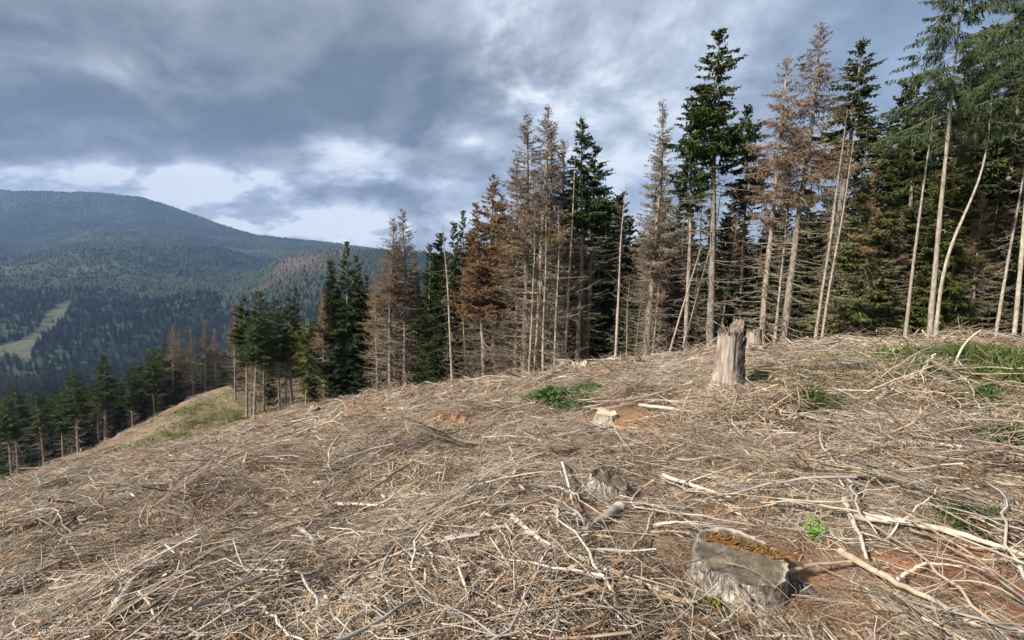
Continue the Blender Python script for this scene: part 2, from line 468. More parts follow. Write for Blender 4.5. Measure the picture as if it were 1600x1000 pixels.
# ------------------------------------------------------------------ far mountains and the woods on them
def blobs_mesh(P_, H_, R_, seed, sides=5):
    """far tree crowns: small uneven spindles, one array for thousands"""
    g = np.random.default_rng(seed)
    n = len(P_)
    th = np.arange(sides) * 2 * math.pi / sides
    ang = th[None] + g.uniform(0, 6.28, (n, 1))
    rr = R_[:, None] * g.uniform(.7, 1.25, (n, sides))
    zz = H_[:, None] * g.uniform(.1, .36, (n, sides))
    ring = np.stack([P_[:, None, 0] + rr * np.cos(ang), P_[:, None, 1] + rr * np.sin(ang), P_[:, None, 2] + zz], -1)
    top = P_.copy(); top[:, 2] += H_
    V = np.concatenate([ring, top[:, None]], 1)
    b = (np.arange(n) * (sides + 1))[:, None]
    j = np.arange(sides)[None]
    Fc = np.stack([b + j, b + (j + 1) % sides, np.broadcast_to(b + sides, (n, sides))], -1).reshape(-1, 3)
    return V.reshape(-1, 3), Fc
def far_wood_mat():
    m_, k, b = material('far_wood')
    t = k.n('ShaderNodeAttribute', attribute_name='tone').outputs['Fac']
    col = k.ramp(t, [(0.0, (0.012, 0.022, 0.012)), (0.35, (0.020, 0.034, 0.016)), (0.62, (0.032, 0.048, 0.02)), (0.82, (0.052, 0.056, 0.026)), (0.94, (0.08, 0.06, 0.036)), (1.0, (0.11, 0.09, 0.07))])
    k.put(b.inputs['Base Color'], col)
    return m_
M['far_wood'] = far_wood_mat()
def mountain_mat():
    m_, k, b = material('mountain_slope')
    tcn = k.n('ShaderNodeTexCoord').outputs['Object']
    md = k.n('ShaderNodeAttribute', attribute_name='meadow').outputs['Fac']
    n1 = k.noise(tcn, 0.004, 5, .6); n2 = k.noise(tcn, 0.03, 5, .7)
    col = k.ramp(k.m('ADD', k.m('MULTIPLY', n1, .6), k.m('MULTIPLY', n2, .4)), [(0.35, (0.016, 0.028, 0.012)), (0.52, (0.035, 0.052, 0.02)), (0.62, (0.075, 0.078, 0.034)), (0.72, (0.13, 0.115, 0.07))])
    mc = k.ramp(n2, [(0.35, (0.065, 0.068, 0.036)), (0.65, (0.105, 0.105, 0.056))])
    col = k.mix(md, col, mc)
    k.put(b.inputs['Base Color'], col)
    k.put(b.inputs['Normal'], k.n('ShaderNodeBump', {'Strength': 0.8, 'Distance': 12.0, 'Height': n2}).outputs[0])
    return m_
M['mountain'] = mountain_mat()
def inpoly(px, py, poly):
    c = np.zeros(px.shape, bool)
    for (x1, y1), (x2, y2) in zip(poly, poly[1:] + poly[:1]):
        with np.errstate(divide='ignore', invalid='ignore'):
            c ^= ((y1 > py) != (y2 > py)) & (px < (x2 - x1) * (py - y1) / (y2 - y1 + 1e-12) + x1)
    return c
MEADOW = [(114, 466), (90, 476), (70, 492), (60, 514), (34, 530), (0, 540), (-10, 556), (22, 560), (44, 572), (52, 548), (70, 522), (94, 500), (110, 482)]
GLADES = [[(180, 432), (200, 428), (202, 448), (184, 446)], [(0, 418), (60, 412), (90, 420), (40, 428), (0, 432)], [(190, 370), (225, 362), (230, 372), (200, 378)], [(340, 425), (365, 418), (372, 426), (350, 432)], [(100, 420), (160, 414), (165, 420), (110, 428)]]
def mountain(name, sil, D0, D1, z0, px0, px1, na, nt, seed, label, nz, wood_n, wood_h, wood_label, back=1.1, shape=1.0):
    sx = [a for a, _ in sil]; sy = [b for _, b in sil]
    pxs = np.linspace(px0, px1, na)
    t = np.concatenate([np.linspace(0, 1, nt), np.linspace(1, back, nt // 4)[1:]])
    def surf(px, tt):
        py = np.interp(px, sx, sy)
        k = -math.sin(PITCH) - math.cos(PITCH) * (py - 500) / F
        kf = math.cos(PITCH) - math.sin(PITCH) * (py - 500) / F
        zt = EYE + D1 * k
        d = D0 + (D1 - D0) * tt
        y = d * kf; x = d * (px - 800) / F
        tc_ = np.clip(tt, 0, 1)
        prof = tc_ ** shape * (1.0 - 0.18 * np.sin(tc_ * math.pi))
        z = z0 + (zt - z0) * prof - np.clip(tt - 1, 0, 9) ** 1.1 * (zt - z0) * 1.2
        amp = nz * np.sin(np.clip(tc_, 0, 1) * math.pi) ** .8 + nz * .12
        s_ = 1.0 / (D1 * .22)
        n_ = fbm(x * s_ + seed, y * s_ * .8, seed, 5, .52)
        n_ = n_ - .6 * np.abs(fbm(x * s_ * 1.4, y * s_ * .7 + 5, seed + 9, 4, .5))
        z = z + amp * n_
        return x, y, z
    PX, TT = np.meshgrid(pxs, t, indexing='ij')
    x, y, z = surf(PX, TT)
    z[:, 0] -= 90
    V = np.stack([x, y, z], -1)
    mb = MB(); mb.add(V, grid_faces(len(pxs), len(t)), 0)
    o = mb.obj(name, M['mountain'])
    pr = topix(V.reshape(-1, 3))
    md = np.zeros(pr[0].shape)
    if name == 'mountain':
        md = inpoly(pr[0], pr[1], MEADOW).astype(float)
        for g in GLADES:
            md = np.maximum(md, .55 * inpoly(pr[0], pr[1], g))
    attr(o.data, 'meadow', md)
    tag(o, label=label, kind='structure')
    g = np.random.default_rng(seed)
    tt = (np.sqrt(g.uniform(D0 ** 2, (D1 * 1.02) ** 2, wood_n)) - D0) / (D1 - D0); pp = g.uniform(px0, px1, wood_n)
    x, y, z = surf(pp, tt)
    Pw_ = np.stack([x, y, z], -1)
    pr = topix(Pw_)
    keep = np.ones(wood_n, bool)
    if name == 'mountain':
        keep &= ~inpoly(pr[0], pr[1], MEADOW)
        for gg in GLADES:
            keep &= ~(inpoly(pr[0], pr[1], gg) & (g.random(wood_n) < .7))
    dens = fbm(x / 260, y / 260, seed + 3, 3)
    keep &= (dens + g.uniform(-.35, .35, wood_n)) > -.45
    keep &= tt * (D1 - D0) + D0 > 1150
    Pw_ = Pw_[keep]; tone = (.36 + .9 * fbm(Pw_[:, 0] / 330, Pw_[:, 1] / 330, seed + 5, 3) + g.normal(0, .09, len(Pw_)))
    tone = np.where(g.random(len(Pw_)) < .015, g.uniform(.85, 1, len(Pw_)), tone)
    if name == 'ridge':
        q = topix(Pw_)
        tone = tone + .35 * np.exp(-(((q[0] - 450) / 70) ** 2 + ((q[1] - 408) / 22) ** 2))
    Hh = g.uniform(.6, 1.25, len(Pw_)) * wood_h
    Pw_[:, 2] -= Hh * .15
    V, Fc = blobs_mesh(Pw_, Hh, Hh * g.uniform(.24, .40, len(Hh)), seed + 7)
    mb = MB(); mb.add(V, Fc, 0, True)
    f = mb.obj('far_wood', M['far_wood'])
    attr(f.data, 'tone', np.repeat(np.clip(tone, 0, 1), 6))
    tag(f, wood_label, 'wood', kind='stuff')
    return surf
SURF_A = mountain('mountain', [(-500, 270), (-200, 285), (0, 296), (60, 299), (150, 302), (220, 309), (280, 325), (340, 348), (400, 367), (470, 375), (530, 381), (590, 390), (660, 398), (800, 404), (1100, 400), (1400, 395)],
         640, 3600, -215, -130, 1100, 420, 260, 5, 'broad wooded mountain rising beyond the valley', 125, 60000, 14, 'forest covering the broad far mountain', shape=1.3)
SURF_B = mountain('ridge', [(-450, 700), (0, 606), (100, 572), (200, 525), (300, 476), (400, 430), (440, 408), (480, 396), (520, 392), (600, 394), (700, 398), (900, 402), (1300, 396)],
         520, 1650, -175, -60, 1250, 300, 140, 12, 'wooded ridge sloping down into the valley', 34, 26000, 17, 'forest covering the nearer ridge across the valley')

# ------------------------------------------------------------------ trees
H0 = 18.0
def make_trunk(seed, mat, r0=0.20, bend=0.12, curve=0.0):
    r0 = r0 * .84
    g = np.random.default_rng(seed)
    K, S = 26, 10
    s = np.linspace(0, 1, K); z = s * H0
    ph = g.uniform(0, 6.28, 4)
    cx = bend * (np.sin(s * 4.2 + ph[0]) - math.sin(ph[0])) * s + bend * .4 * (np.sin(s * 11 + ph[1]) - math.sin(ph[1])) * s
    cy = bend * (np.sin(s * 3.7 + ph[2]) - math.sin(ph[2])) * s
    cx = cx + curve * (np.sin(s * 2.6) * .5 - 0 * s + .55 * np.sin(s * 7.5) * s)
    r = r0 * (1 - s) ** 0.8 * (1 + .38 * np.exp(-z / .35)) + 0.012
    th = np.arange(S) * 2 * math.pi / S
    rr = r[:, None] * (1 + .10 * g.standard_normal((K, S)) * (1 - .5 * s[:, None]))
    rr[0] *= 1 + .3 * np.abs(g.standard_normal(S))
    V = np.stack([cx[:, None] + rr * np.cos(th), cy[:, None] + rr * np.sin(th), np.broadcast_to(z[:, None], rr.shape)], -1)
    V[0, :, 2] = -0.6
    mb = MB(); mb.add(V, grid_faces(K, S, wrap=True), 0)
    return mb.mesh('trunk', mat), (s, cx, cy)
def axis(ax, z):
    s, cx, cy = ax
    t = z / H0
    return np.stack([np.interp(t, s, cx), np.interp(t, s, cy), z], -1)
def branches(mb, g, ax, z, L, e0, up, K=5, r0=0.022, mi=0, sides=3, az=None):
    n = len(z)
    if az is None:
        az = g.uniform(0, 2 * math.pi, n)
    s = np.linspace(0, 1, K)[None]
    hx = np.cos(az)[:, None]; hy = np.sin(az)[:, None]
    side = g.normal(0, .08, n)[:, None] * s ** 2 * L[:, None]
    rad = L[:, None] * s * np.cos(e0)[:, None]
    dz = L[:, None] * (np.sin(e0)[:, None] * s + up[:, None] * s ** 2.2)
    base = axis(ax, z)
    P_ = np.stack([base[:, None, 0] + hx * rad - hy * side, base[:, None, 1] + hy * rad + hx * side, base[:, None, 2] + dz], -1)
    R_ = (r0 * (0.45 + L / 2.6))[:, None] * (1 - .78 * s)
    mb.tubes(P_, R_, sides, mi)
    return P_, az
def sprays(mb, g, P_, per_m, lt, wd, mi, droop=.35, start=.12, hang=0.0, sub=0, maxl=.6):
    """side twigs along branches P_ (n,K,3), each a narrow kite (needled twig)"""
    n, K, _ = P_.shape
    Ls = np.linalg.norm(P_[:, -1] - P_[:, 0], axis=1)
    cnt = np.maximum(3, (Ls * per_m).astype(int))
    bi = np.repeat(np.arange(n), cnt)
    m = len(bi)
    s = start + (1 - start) * g.random(m) ** .8
    f = s * (K - 1); i = np.minimum(f.astype(int), K - 2); fr = (f - i)[:, None]
    p = P_[bi, i] * (1 - fr) + P_[bi, i + 1] * fr
    T = P_[bi, i + 1] - P_[bi, i]; T /= np.linalg.norm(T, axis=1, keepdims=True) + 1e-9
    S = np.cross(T, [0, 0, 1.0]); S /= np.linalg.norm(S, axis=1, keepdims=True) + 1e-9
    sg = np.where(g.random(m) < .5, -1.0, 1.0)[:, None]
    D = T * g.uniform(.25, 1.0, m)[:, None] + S * sg * g.uniform(.35, 1.0, m)[:, None]
    D[:, 2] += g.normal(-droop, .22, m)
    if hang:
        hm = g.random(m) < hang
        D[hm] = D[hm] * .35 + np.array([0, 0, -1.0])
    D /= np.linalg.norm(D, axis=1, keepdims=True) + 1e-9
    L = np.clip(lt * Ls[bi] * (1.12 - s), .14, maxl) * g.uniform(.6, 1.3, m)
    Nn = g.standard_normal((m, 3)); Nn[:, 2] += .9
    Nn /= np.linalg.norm(Nn, axis=1, keepdims=True)
    mb.kites(p, D, L, wd * g.uniform(.7, 1.3, m), Nn, mi, bend=.18)
    for q in range(sub):            # second-order twiglets
        a = g.uniform(.25, .9, m)[:, None]
        p2 = p + D * L[:, None] * a
        D2 = D + g.normal(0, .6, (m, 3)); D2 /= np.linalg.norm(D2, axis=1, keepdims=True)
        N2 = g.standard_normal((m, 3)); N2 /= np.linalg.norm(N2, axis=1, keepdims=True)
        mb.kites(p2, D2, L * g.uniform(.35, .7, m), wd * g.uniform(.6, 1.1, m), N2, mi, bend=.15)
def whorls(g, z0, z1, step, per):
    zs = []
    z = z0
    while z < z1:
        k = g.integers(per[0], per[1] + 1)
        zs += list(z + g.normal(0, step * .3, k)); z += step * g.uniform(.75, 1.25)
    return np.clip(np.array(zs), .4, H0 - .08)

def spruce(kind, seed):
    """crown + trunk meshes of one tree of the given kind, H0 metres tall"""
    g = np.random.default_rng(seed)
    mb = MB()
    if kind in ('green', 'green_top', 'dense', 'olive', 'dark', 'valley'):
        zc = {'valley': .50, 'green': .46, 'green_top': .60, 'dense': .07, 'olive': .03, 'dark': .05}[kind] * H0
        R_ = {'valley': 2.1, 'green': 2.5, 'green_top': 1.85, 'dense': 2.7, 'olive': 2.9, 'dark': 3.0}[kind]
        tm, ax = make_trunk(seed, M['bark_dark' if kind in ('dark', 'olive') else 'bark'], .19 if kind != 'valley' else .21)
        z = whorls(g, zc, H0 - .15, .30 if kind in ('green', 'green_top', 'valley') else .36, (4, 6))
        t = (H0 - z) / (H0 - zc)
        prof = np.minimum(1, (t * 1.25 + .05)) ** .85
        if kind in ('green', 'green_top'):
            prof = prof * (1 - .4 * sstep(.75, 1.0, t))
        L = R_ * prof * g.uniform(.62, 1.18, len(z)) + .12
        # uneven outline: whole sides missing here and there
        az = g.uniform(0, 2 * math.pi, len(z))
        L *= .82 + .36 * vnoise(az * 1.1 + seed, z * .55, seed) * 2 * .8
        L = np.maximum(L, .12)
        e0 = np.where(t < .12, .7, np.where(t < .35, .18, -.22)) + g.normal(0, .14, len(z))
        up = np.where(t < .35, .05, .16) + g.normal(0, .06, len(z))
        B, _ = branches(mb, g, ax, z, L, e0, up, mi=0, az=az)
        dn = {'valley': 36, 'green': 38, 'green_top': 34, 'dense': 34, 'olive': 30, 'dark': 24}[kind]
        sprays(mb, g, B, dn * (1.25 if kind in ('green', 'green_top', 'valley') else 1.0), .36, .15 if kind == 'dark' else .075 if kind in ('green', 'green_top', 'valley') else .088, 1, droop=.25, hang=.28, sub=2)
        # leader
        zt = np.full(40, H0 - .1) - g.random(40) * .9
        P0 = axis(ax, zt); D = np.stack([g.normal(0, .6, 40), g.normal(0, .6, 40), np.full(40, .7)], -1); D /= np.linalg.norm(D, axis=1, keepdims=True)
        mb.kites(P0, D, g.uniform(.15, .4, 40), np.full(40, .06), g.standard_normal((40, 3)), 1)
        # dead lower branches under the live crown
        if zc > 2:
            zd = whorls(g, 1.2, zc, .34, (3, 5))
            Ld = g.uniform(.6, 2.1, len(zd)) * (.7 + .45 * zd / zc)
            Bd, _ = branches(mb, g, ax, zd, Ld, g.normal(-.2, .2, len(zd)), g.uniform(.1, .45, len(zd)), r0=.022, mi=0)
            sprays(mb, g, Bd, 7, .35, .016, 2, droop=.15, sub=1)
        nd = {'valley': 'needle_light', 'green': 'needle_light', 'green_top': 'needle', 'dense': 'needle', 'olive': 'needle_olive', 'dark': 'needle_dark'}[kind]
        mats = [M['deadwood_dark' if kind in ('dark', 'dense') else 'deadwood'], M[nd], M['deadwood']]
    elif kind in ('brown', 'grey', 'brown_top', 'greybrown'):
        tm, ax = make_trunk(seed, M['bark'], .19)
        zc = {'brown': .10, 'grey': .12, 'brown_top': .5, 'greybrown': .07}[kind] * H0
        R_ = {'brown': 2.6, 'grey': 2.0, 'brown_top': 2.1, 'greybrown': 2.5}[kind]
        z = whorls(g, zc, H0 - .15, .29, (4, 6))
        t = (H0 - z) / (H0 - zc)
        L = R_ * np.minimum(1, t * (1.5 if kind != 'grey' else 1.25) + .05) ** .9 * g.uniform(.55, 1.2, len(z)) + .1
        L *= 1 - .2 * sstep(.85, 1., t)
        az = g.uniform(0, 2 * math.pi, len(z))
        L *= .82 + .6 * vnoise(az * 1.1 + seed, z * .55, seed)
        L = np.maximum(L, .12)
        e0 = np.where(t < .12, .75, np.where(t < .3, .25, -.18)) + g.normal(0, .15, len(z))
        up = np.where(t < .3, .05, .30) + g.normal(0, .08, len(z))
        B, _ = branches(mb, g, ax, z, L, e0, up, r0=.026, mi=0)
        if kind in ('brown', 'brown_top'):
            lo = (z < H0 * .42) if kind == 'brown' else np.zeros(len(z), bool)
            sprays(mb, g, B[~lo], 40 if kind == 'brown' else 26, .38, .055 if kind == 'brown' else .036, 1, droop=.35, hang=.3, sub=2)
            if lo.any():
                sprays(mb, g, B[lo], 8, .32, .020, 2, droop=.3, hang=.25, sub=1)
        else:
            top = t < (.7 if kind == 'grey' else .5)
            sprays(mb, g, B[top], 34, .38, .030, 1, droop=.25, hang=.2, sub=2)
            sprays(mb, g, B[~top], 7, .30, .018, 2, droop=.3, hang=.25, sub=1)
        zd = whorls(g, 1.0, zc, .3, (3, 5))
        Ld = g.uniform(.7, 2.2, len(zd)) * (1.0 if kind != 'brown_top' else .85)
        Bd, _ = branches(mb, g, ax, zd, Ld, g.normal(-.25, .2, len(zd)), g.uniform(.15, .5, len(zd)), r0=.026, mi=0)
        sprays(mb, g, Bd, 7, .32, .018, 2, droop=.25, sub=1)
        mats = [M['deadwood'], M['needle_brown' if kind == 'brown' else 'needle_rust' if kind == 'brown_top' else 'needle_tan' if kind == 'greybrown' else 'needle_grey'], M['needle_grey']]
    elif kind in ('pole', 'stubs'):
        tm, ax = make_trunk(seed, M['bark_pale'], .16, bend=.16)
        zd = whorls(g, 1.5, H0 - .3, .42 if kind == 'pole' else .27, (1, 3) if kind == 'pole' else (2, 4))
        Ld = g.uniform(.15, 1.0, len(zd)) * (1 if kind == 'pole' else 1.7) * (1.15 - .6 * zd / H0)
        Bd, _ = branches(mb, g, ax, zd, Ld, g.normal(-.1, .35, len(zd)), g.uniform(0, .4, len(zd)), r0=.014, mi=0)
        sprays(mb, g, Bd, 9, .32, .016, 0, sub=1)
        mats = [M['deadwood']]
    elif kind == 'curved':
        tm, ax = make_trunk(seed, M['bark_pale'], .13, bend=.1, curve=-1.5)
        zd = g.uniform(6, H0 - .2, 14)
        branches(mb, g, ax, zd, g.uniform(.1, .5, 14), g.normal(0, .4, 14), g.uniform(0, .3, 14), r0=.014, mi=0)
        mats = [M['deadwood']]
    elif kind == 'open':            # airy larch-like crown high on a bare trunk
        tm, ax = make_trunk(seed, M['bark_pale'], .2, bend=.1)
        z = whorls(g, H0 * .56, H0 - .15, .34, (3, 5))
        t = (H0 - z) / (H0 * .44)
        L = 3.0 * np.minimum(1, t * 1.2 + .08) ** .8 * g.uniform(.5, 1.15, len(z)) + .1
        B, _ = branches(mb, g, ax, z, L, np.where(t < .2, .5, .05) + g.normal(0, .2, len(z)), g.normal(-.12, .12, len(z)), r0=.015, mi=0)
        sprays(mb, g, B, 30, .30, .040, 1, droop=.5, hang=.5, sub=3, maxl=.5)
        zd = whorls(g, 5, H0 * .56, .55, (1, 3))
        Bd, _ = branches(mb, g, ax, zd, g.uniform(.2, 1.1, len(zd)), g.normal(-.2, .3, len(zd)), g.uniform(0, .4, len(zd)), r0=.013, mi=0)
        sprays(mb, g, Bd, 6, .35, .015, 2, sub=1)
        mats = [M['deadwood_dark'], M['needle_larch'], M['deadwood']]
    elif kind == 'broadleaf':
        tm, ax = make_trunk(seed, M['bark_pale'], .14, bend=.3)
        z = g.uniform(H0 * .12, H0 * .95, 110)
        t = (H0 - z) / H0
        L = 4.2 * np.sin(np.clip(t * 1.25 + .12, 0, 1) * 2.6) * g.uniform(.4, 1.1, 110) + .3
        B, _ = branches(mb, g, ax, z, L, g.normal(.6, .25, 110), g.normal(-.15, .15, 110), r0=.022, mi=0)
        sprays(mb, g, B, 30, .3, .16, 1, droop=.2, hang=.2, sub=2, maxl=.42)
        mats = [M['deadwood'], M['leaf']]
    cm = mb.mesh('crown', mats)
    return tm, cm
KINDS = {}
for kd, n in (('green', 3), ('valley', 3), ('green_top', 2), ('dense', 3), ('olive', 2), ('dark', 3), ('brown', 2), ('grey', 2), ('greybrown', 3), ('brown_top', 2), ('pole', 2), ('stubs', 3), ('curved', 1), ('open', 2), ('broadleaf', 1)):
    KINDS[kd] = [spruce(kd, 100 * len(KINDS) + i + 1) for i in range(n)]
_used = {}
NAMES = {'valley': 'spruce_tree', 'green': 'spruce_tree', 'green_top': 'spruce_tree', 'dense': 'spruce_tree', 'olive': 'spruce_tree', 'dark': 'spruce_tree', 'brown': 'dead_spruce', 'grey': 'dead_spruce', 'greybrown': 'dead_spruce',
         'brown_top': 'dead_spruce', 'pole': 'bare_tree', 'stubs': 'bare_tree', 'curved': 'bare_tree', 'open': 'larch_tree', 'broadleaf': 'birch_tree'}
def place(kind, base, top, label, group, fat=1.0, girth=1.0, spin=None):
    i = _used.get(kind, 0); _used[kind] = i + 1
    tm, cm = KINDS[kind][i % len(KINDS[kind])]
    base = Vector(base); ax = Vector(top) - base
    Hh = ax.length
    root = empty(NAMES[kind], base)
    root.rotation_mode = 'QUATERNION'
    sp = random.uniform(0, 6.28) if spin is None else spin
    root.rotation_quaternion = Vector((0, 0, 1)).rotation_difference(ax.normalized()) @ Quaternion((0, 0, 1), sp)
    k = Hh / H0
    root.scale = (k * fat, k * fat, k)
    tag(root, label, 'tree', group)
    for nm, me in (('trunk', tm), ('crown', cm)):
        c = bpy.data.objects.new(nm, me); COL.objects.link(c); c.parent = root
        if nm == 'trunk' and girth != 1.0:
            c.scale = (girth, girth, 1)
    return root
def tree(kind, bx, d, tx, ty, label, group=None, fat=1.0, girth=1.0, spin=None):
    """bx: photograph column of the foot, d: metres ahead, (tx, ty): where the top shows"""
    x = d * (bx - 800) / F
    # walk down the column until the ground lies at that distance ahead
    y = d * math.cos(PITCH)
    for _ in range(6):
        z = gz(x, y)
        y = (d + (z - EYE) * math.sin(PITCH)) / math.cos(PITCH)
    z = gz(x, y)
    R_ = ray(tx, ty)
    k = y / R_[1]
    top = np.array([0, 0, EYE]) + k * R_
    return place(kind, (x, y, z), top, label, group, fat, girth, spin)
exec_trees = True
# --- tall trees round the right end of the clearing
T = tree
T('open', 1450, 17.0, 1512, -120, 'tall pale trunk with airy drooping green crown running out of the frame above grass', girth=.62)
T('pole', 1412, 17.5, 1458, 128, 'bare pale trunk with snapped top just left of the airy-crowned tree', girth=.8)
T('curved', 1458, 16.5, 1580, 120, 'thin pale bare trunk bowed outwards, starting beside the airy-crowned tree', spin=0.0)
T('stubs', 1552, 18.0, 1612, 150, 'grey-brown bare trunk near the right edge, second from the edge', girth=.75)
T('pole', 1582, 14.5, 1640, 0, 'thick grey-brown trunk cut off by the right edge of the picture', girth=.8)
T('stubs', 1272, 18.0, 1322, 170, 'forked bare grey trunk right of the tall stump, leaning outwards', girth=.85)
T('stubs', 1281, 19.5, 1335, 200, 'thinner bare trunk directly behind the forked grey trunk', girth=.7)
T('brown_top', 1222, 22.0, 1272, 42, 'tall dead spruce with rust-brown top behind the tall stump', fat=1.3)
T('brown_top', 1188, 23.0, 1220, 92, 'dead spruce with thin brown top, left of the rust-topped one', fat=1.2)
T('stubs', 1207, 25.0, 1238, 260, 'grey trunk standing between the two rust-topped dead spruces')
T('green_top', 1290, 27.0, 1347, 62, 'green-topped spruce standing out above the wood right of the rust-topped spruce', fat=1.4)
T('green_top', 1108, 27.0, 1134, 42, 'tallest green-topped spruce in the middle of the frame, bare trunk below', fat=1.35)
T('green_top', 1070, 28.0, 1082, 150, 'shorter green-topped spruce just left of the tallest one')
T('green_top', 1155, 29.0, 1165, 165, 'green-topped spruce just right of the tallest one')
T('grey', 1010, 29.0, 1032, 155, 'bare grey dead spruce with feathery twigs, left of the tall green-topped trio', fat=1.35)
T('grey', 1024, 31.0, 1042, 210, 'second bare grey dead spruce close behind the feathery one', fat=1.3)
T('pole', 1040, 27.0, 1103, 350, 'thin bare trunk leaning right in front of the green-topped trio')
T('pole', 1062, 27.5, 1118, 330, 'second thin trunk leaning right in front of the green-topped trio')
T('stubs', 1085, 28.5, 1096, 300, 'thin upright bare trunk between the leaning poles')
T('stubs', 1122, 28.0, 1150, 330, 'thin bare trunk directly left of the tall stump')
T('stubs', 978, 30.0, 984, 440, 'short thin bare trunk right of the dense dark spruce', fat=1.0)
T('stubs', 992, 30.0, 1006, 420, 'second short bare trunk right of the dense dark spruce')
T('brown', 1052, 33.0, 1060, 380, 'low rusty dead spruce behind the leaning poles')
T('brown', 1140, 32.0, 1150, 330, 'low rusty dead spruce behind the tall stump')
T('greybrown', 1015, 33.0, 1020, 385, 'low brownish dead spruce behind the feathery grey ones', fat=1.1)
# --- middle stretch
T('dense', 958, 36.0, 966, 308, 'dense dark green conical spruce standing alone in the middle gap', fat=1.25)
T('green_top', 902, 33.0, 910, 185, 'slim spruce with green top left of the dense dark conical one', fat=1.25)
T('green_top', 915, 34.0, 934, 228, 'slightly shorter green-topped spruce beside the slim one', fat=1.3)
T('pole', 880, 32.0, 902, 250, 'bare pale pole leaning towards the slim green-topped spruce')
T('grey', 858, 32.5, 868, 200, 'dead grey spruce at the right of the tall dead cluster', fat=1.3)
T('greybrown', 838, 32.0, 858, 165, 'tallest dead brown-grey spruce of the middle cluster', fat=1.4)
T('greybrown', 818, 33.0, 832, 182, 'tall dead brown-grey spruce at the left of the middle cluster', fat=1.45)
T('pole', 826, 31.5, 838, 330, 'pale bare trunk in front of the tall dead cluster')
T('brown', 772, 36.0, 772, 272, 'rusty brown dead spruce with broad cone, right one of the pair', fat=1.4)
T('brown', 757, 35.0, 748, 312, 'rusty brown dead spruce with broad cone, left one of the pair', fat=1.35)
T('greybrown', 745, 37.0, 738, 400, 'low grey dead spruce with drooping branches at the foot of the rusty pair', fat=1.25)
T('greybrown', 790, 35.0, 796, 380, 'low grey dead spruce between the rusty pair and the tall dead cluster', fat=1.1)
T('dense', 722, 42.0, 726, 330, 'narrow dark green spruce left of the rusty brown pair', fat=0.95)
T('dense', 704, 43.0, 708, 345, 'slightly shorter narrow dark green spruce left of the rusty brown pair', fat=0.9)
T('dense', 668, 43.0, 669, 382, 'small dark green spruce right of the two bare grey-brown dead spruces', fat=1)
T('greybrown', 632, 43.0, 634, 328, 'bare grey-brown dead spruce, right one of the twin pair', fat=1.3)
T('greybrown', 610, 43.0, 607, 340, 'bare grey-brown dead spruce, left one of the twin pair', fat=1.35)
T('grey', 617, 44.0, 618, 372, 'thin dead trunk squeezed between the twin dead spruces')
T('greybrown', 660, 44.0, 656, 440, 'low brown dead spruce right of the twin dead spruces', fat=1.2)
# --- left end of the clearing edge
T('dense', 540, 50.0, 545, 378, 'full green conical spruce on the left, tall right one of two', fat=1.05)
T('dense', 535, 51.0, 520, 405, 'full green conical spruce on the left, lower left one of two', fat=1.1)
T('dense', 575, 52.0, 572, 430, 'dark green spruce between the conical pair and the twin dead spruces', fat=.9)
T('greybrown', 506, 49.0, 503, 452, 'slim dead trunk left of the two conical spruces', fat=.8)
T('broadleaf', 478, 55.0, 482, 500, 'yellow-green leafy tree between the spruce clumps')
T('green', 386, 56.0, 384, 462, 'green spruce with bare lower trunk, leftmost of the slope clump', fat=1.1)
T('green', 397, 54.0, 408, 455, 'green spruce with bare lower trunk, second of the slope clump', fat=1.15)
T('green', 437, 57.0, 432, 468, 'green spruce with bare lower trunk, third of the slope clump', fat=1.2)
T('green', 456, 60.0, 448, 462, 'green spruce with bare lower trunk, rightmost of the slope clump', fat=1.2)
T('dense', 418, 62.0, 419, 472, 'green spruce standing behind the middle of the slope clump', fat=.9)
T('dense', 372, 70.0, 374, 478, 'dark spruce behind the left side of the slope clump', fat=.9)
T('green', 412, 59.0, 416, 490, 'shorter green spruce in the middle of the slope clump', fat=1.2)
T('greybrown', 447, 58.0, 446, 520, 'low grey dead spruce under the slope clump', fat=1.2)
T('greybrown', 392, 57.0, 392, 530, 'low grey dead spruce at the left foot of the slope clump', fat=1.1)
T('dense', 560, 54.0, 558, 400, 'dark green spruce close behind the conical pair', fat=1.0)
T('greybrown', 590, 46.0, 588, 420, 'low dead spruce left of the twin dead spruces', fat=1.2)
T('greybrown', 640, 45.0, 645, 400, 'shorter dead spruce leaning on the twin dead spruces', fat=1.2)
T('dense', 690, 46.0, 690, 400, 'dark spruce between the small dark one and the narrow pair', fat=1.0)
T('brown', 785, 37.0, 790, 300, 'rusty dead spruce close behind the right one of the rusty pair', fat=1.2)
T('greybrown', 730, 40.0, 728, 420, 'grey dead spruce left of the rusty pair', fat=1.2)
T('greybrown', 805, 34.5, 812, 250, 'dead spruce with tan needles between the rusty pair and the tall dead cluster', fat=1.3)
T('greybrown', 872, 34.0, 880, 215, 'dead tan spruce closing the right side of the tall dead cluster', fat=1.35)
T('stubs', 848, 31.0, 852, 300, 'pale bare trunk second from the left in front of the tall dead cluster', girth=.9)
T('stubs', 866, 31.0, 870, 320, 'grey bare trunk at the right in front of the tall dead cluster')
T('dark', 930, 40.0, 935, 330, 'dark spruce between the green-topped pair and the dense conical one', fat=1.1)
T('dark', 985, 42.0, 985, 400, 'dark spruce behind the short bare trunks', fat=1.2)
T('greybrown', 368, 64.0, 365, 470, 'brown-grey dead spruce at the left of the slope clump', fat=1.0)
T('dense', 462, 80.0, 465, 448, 'distant green spruce top rising behind the slope clump', fat=.9)
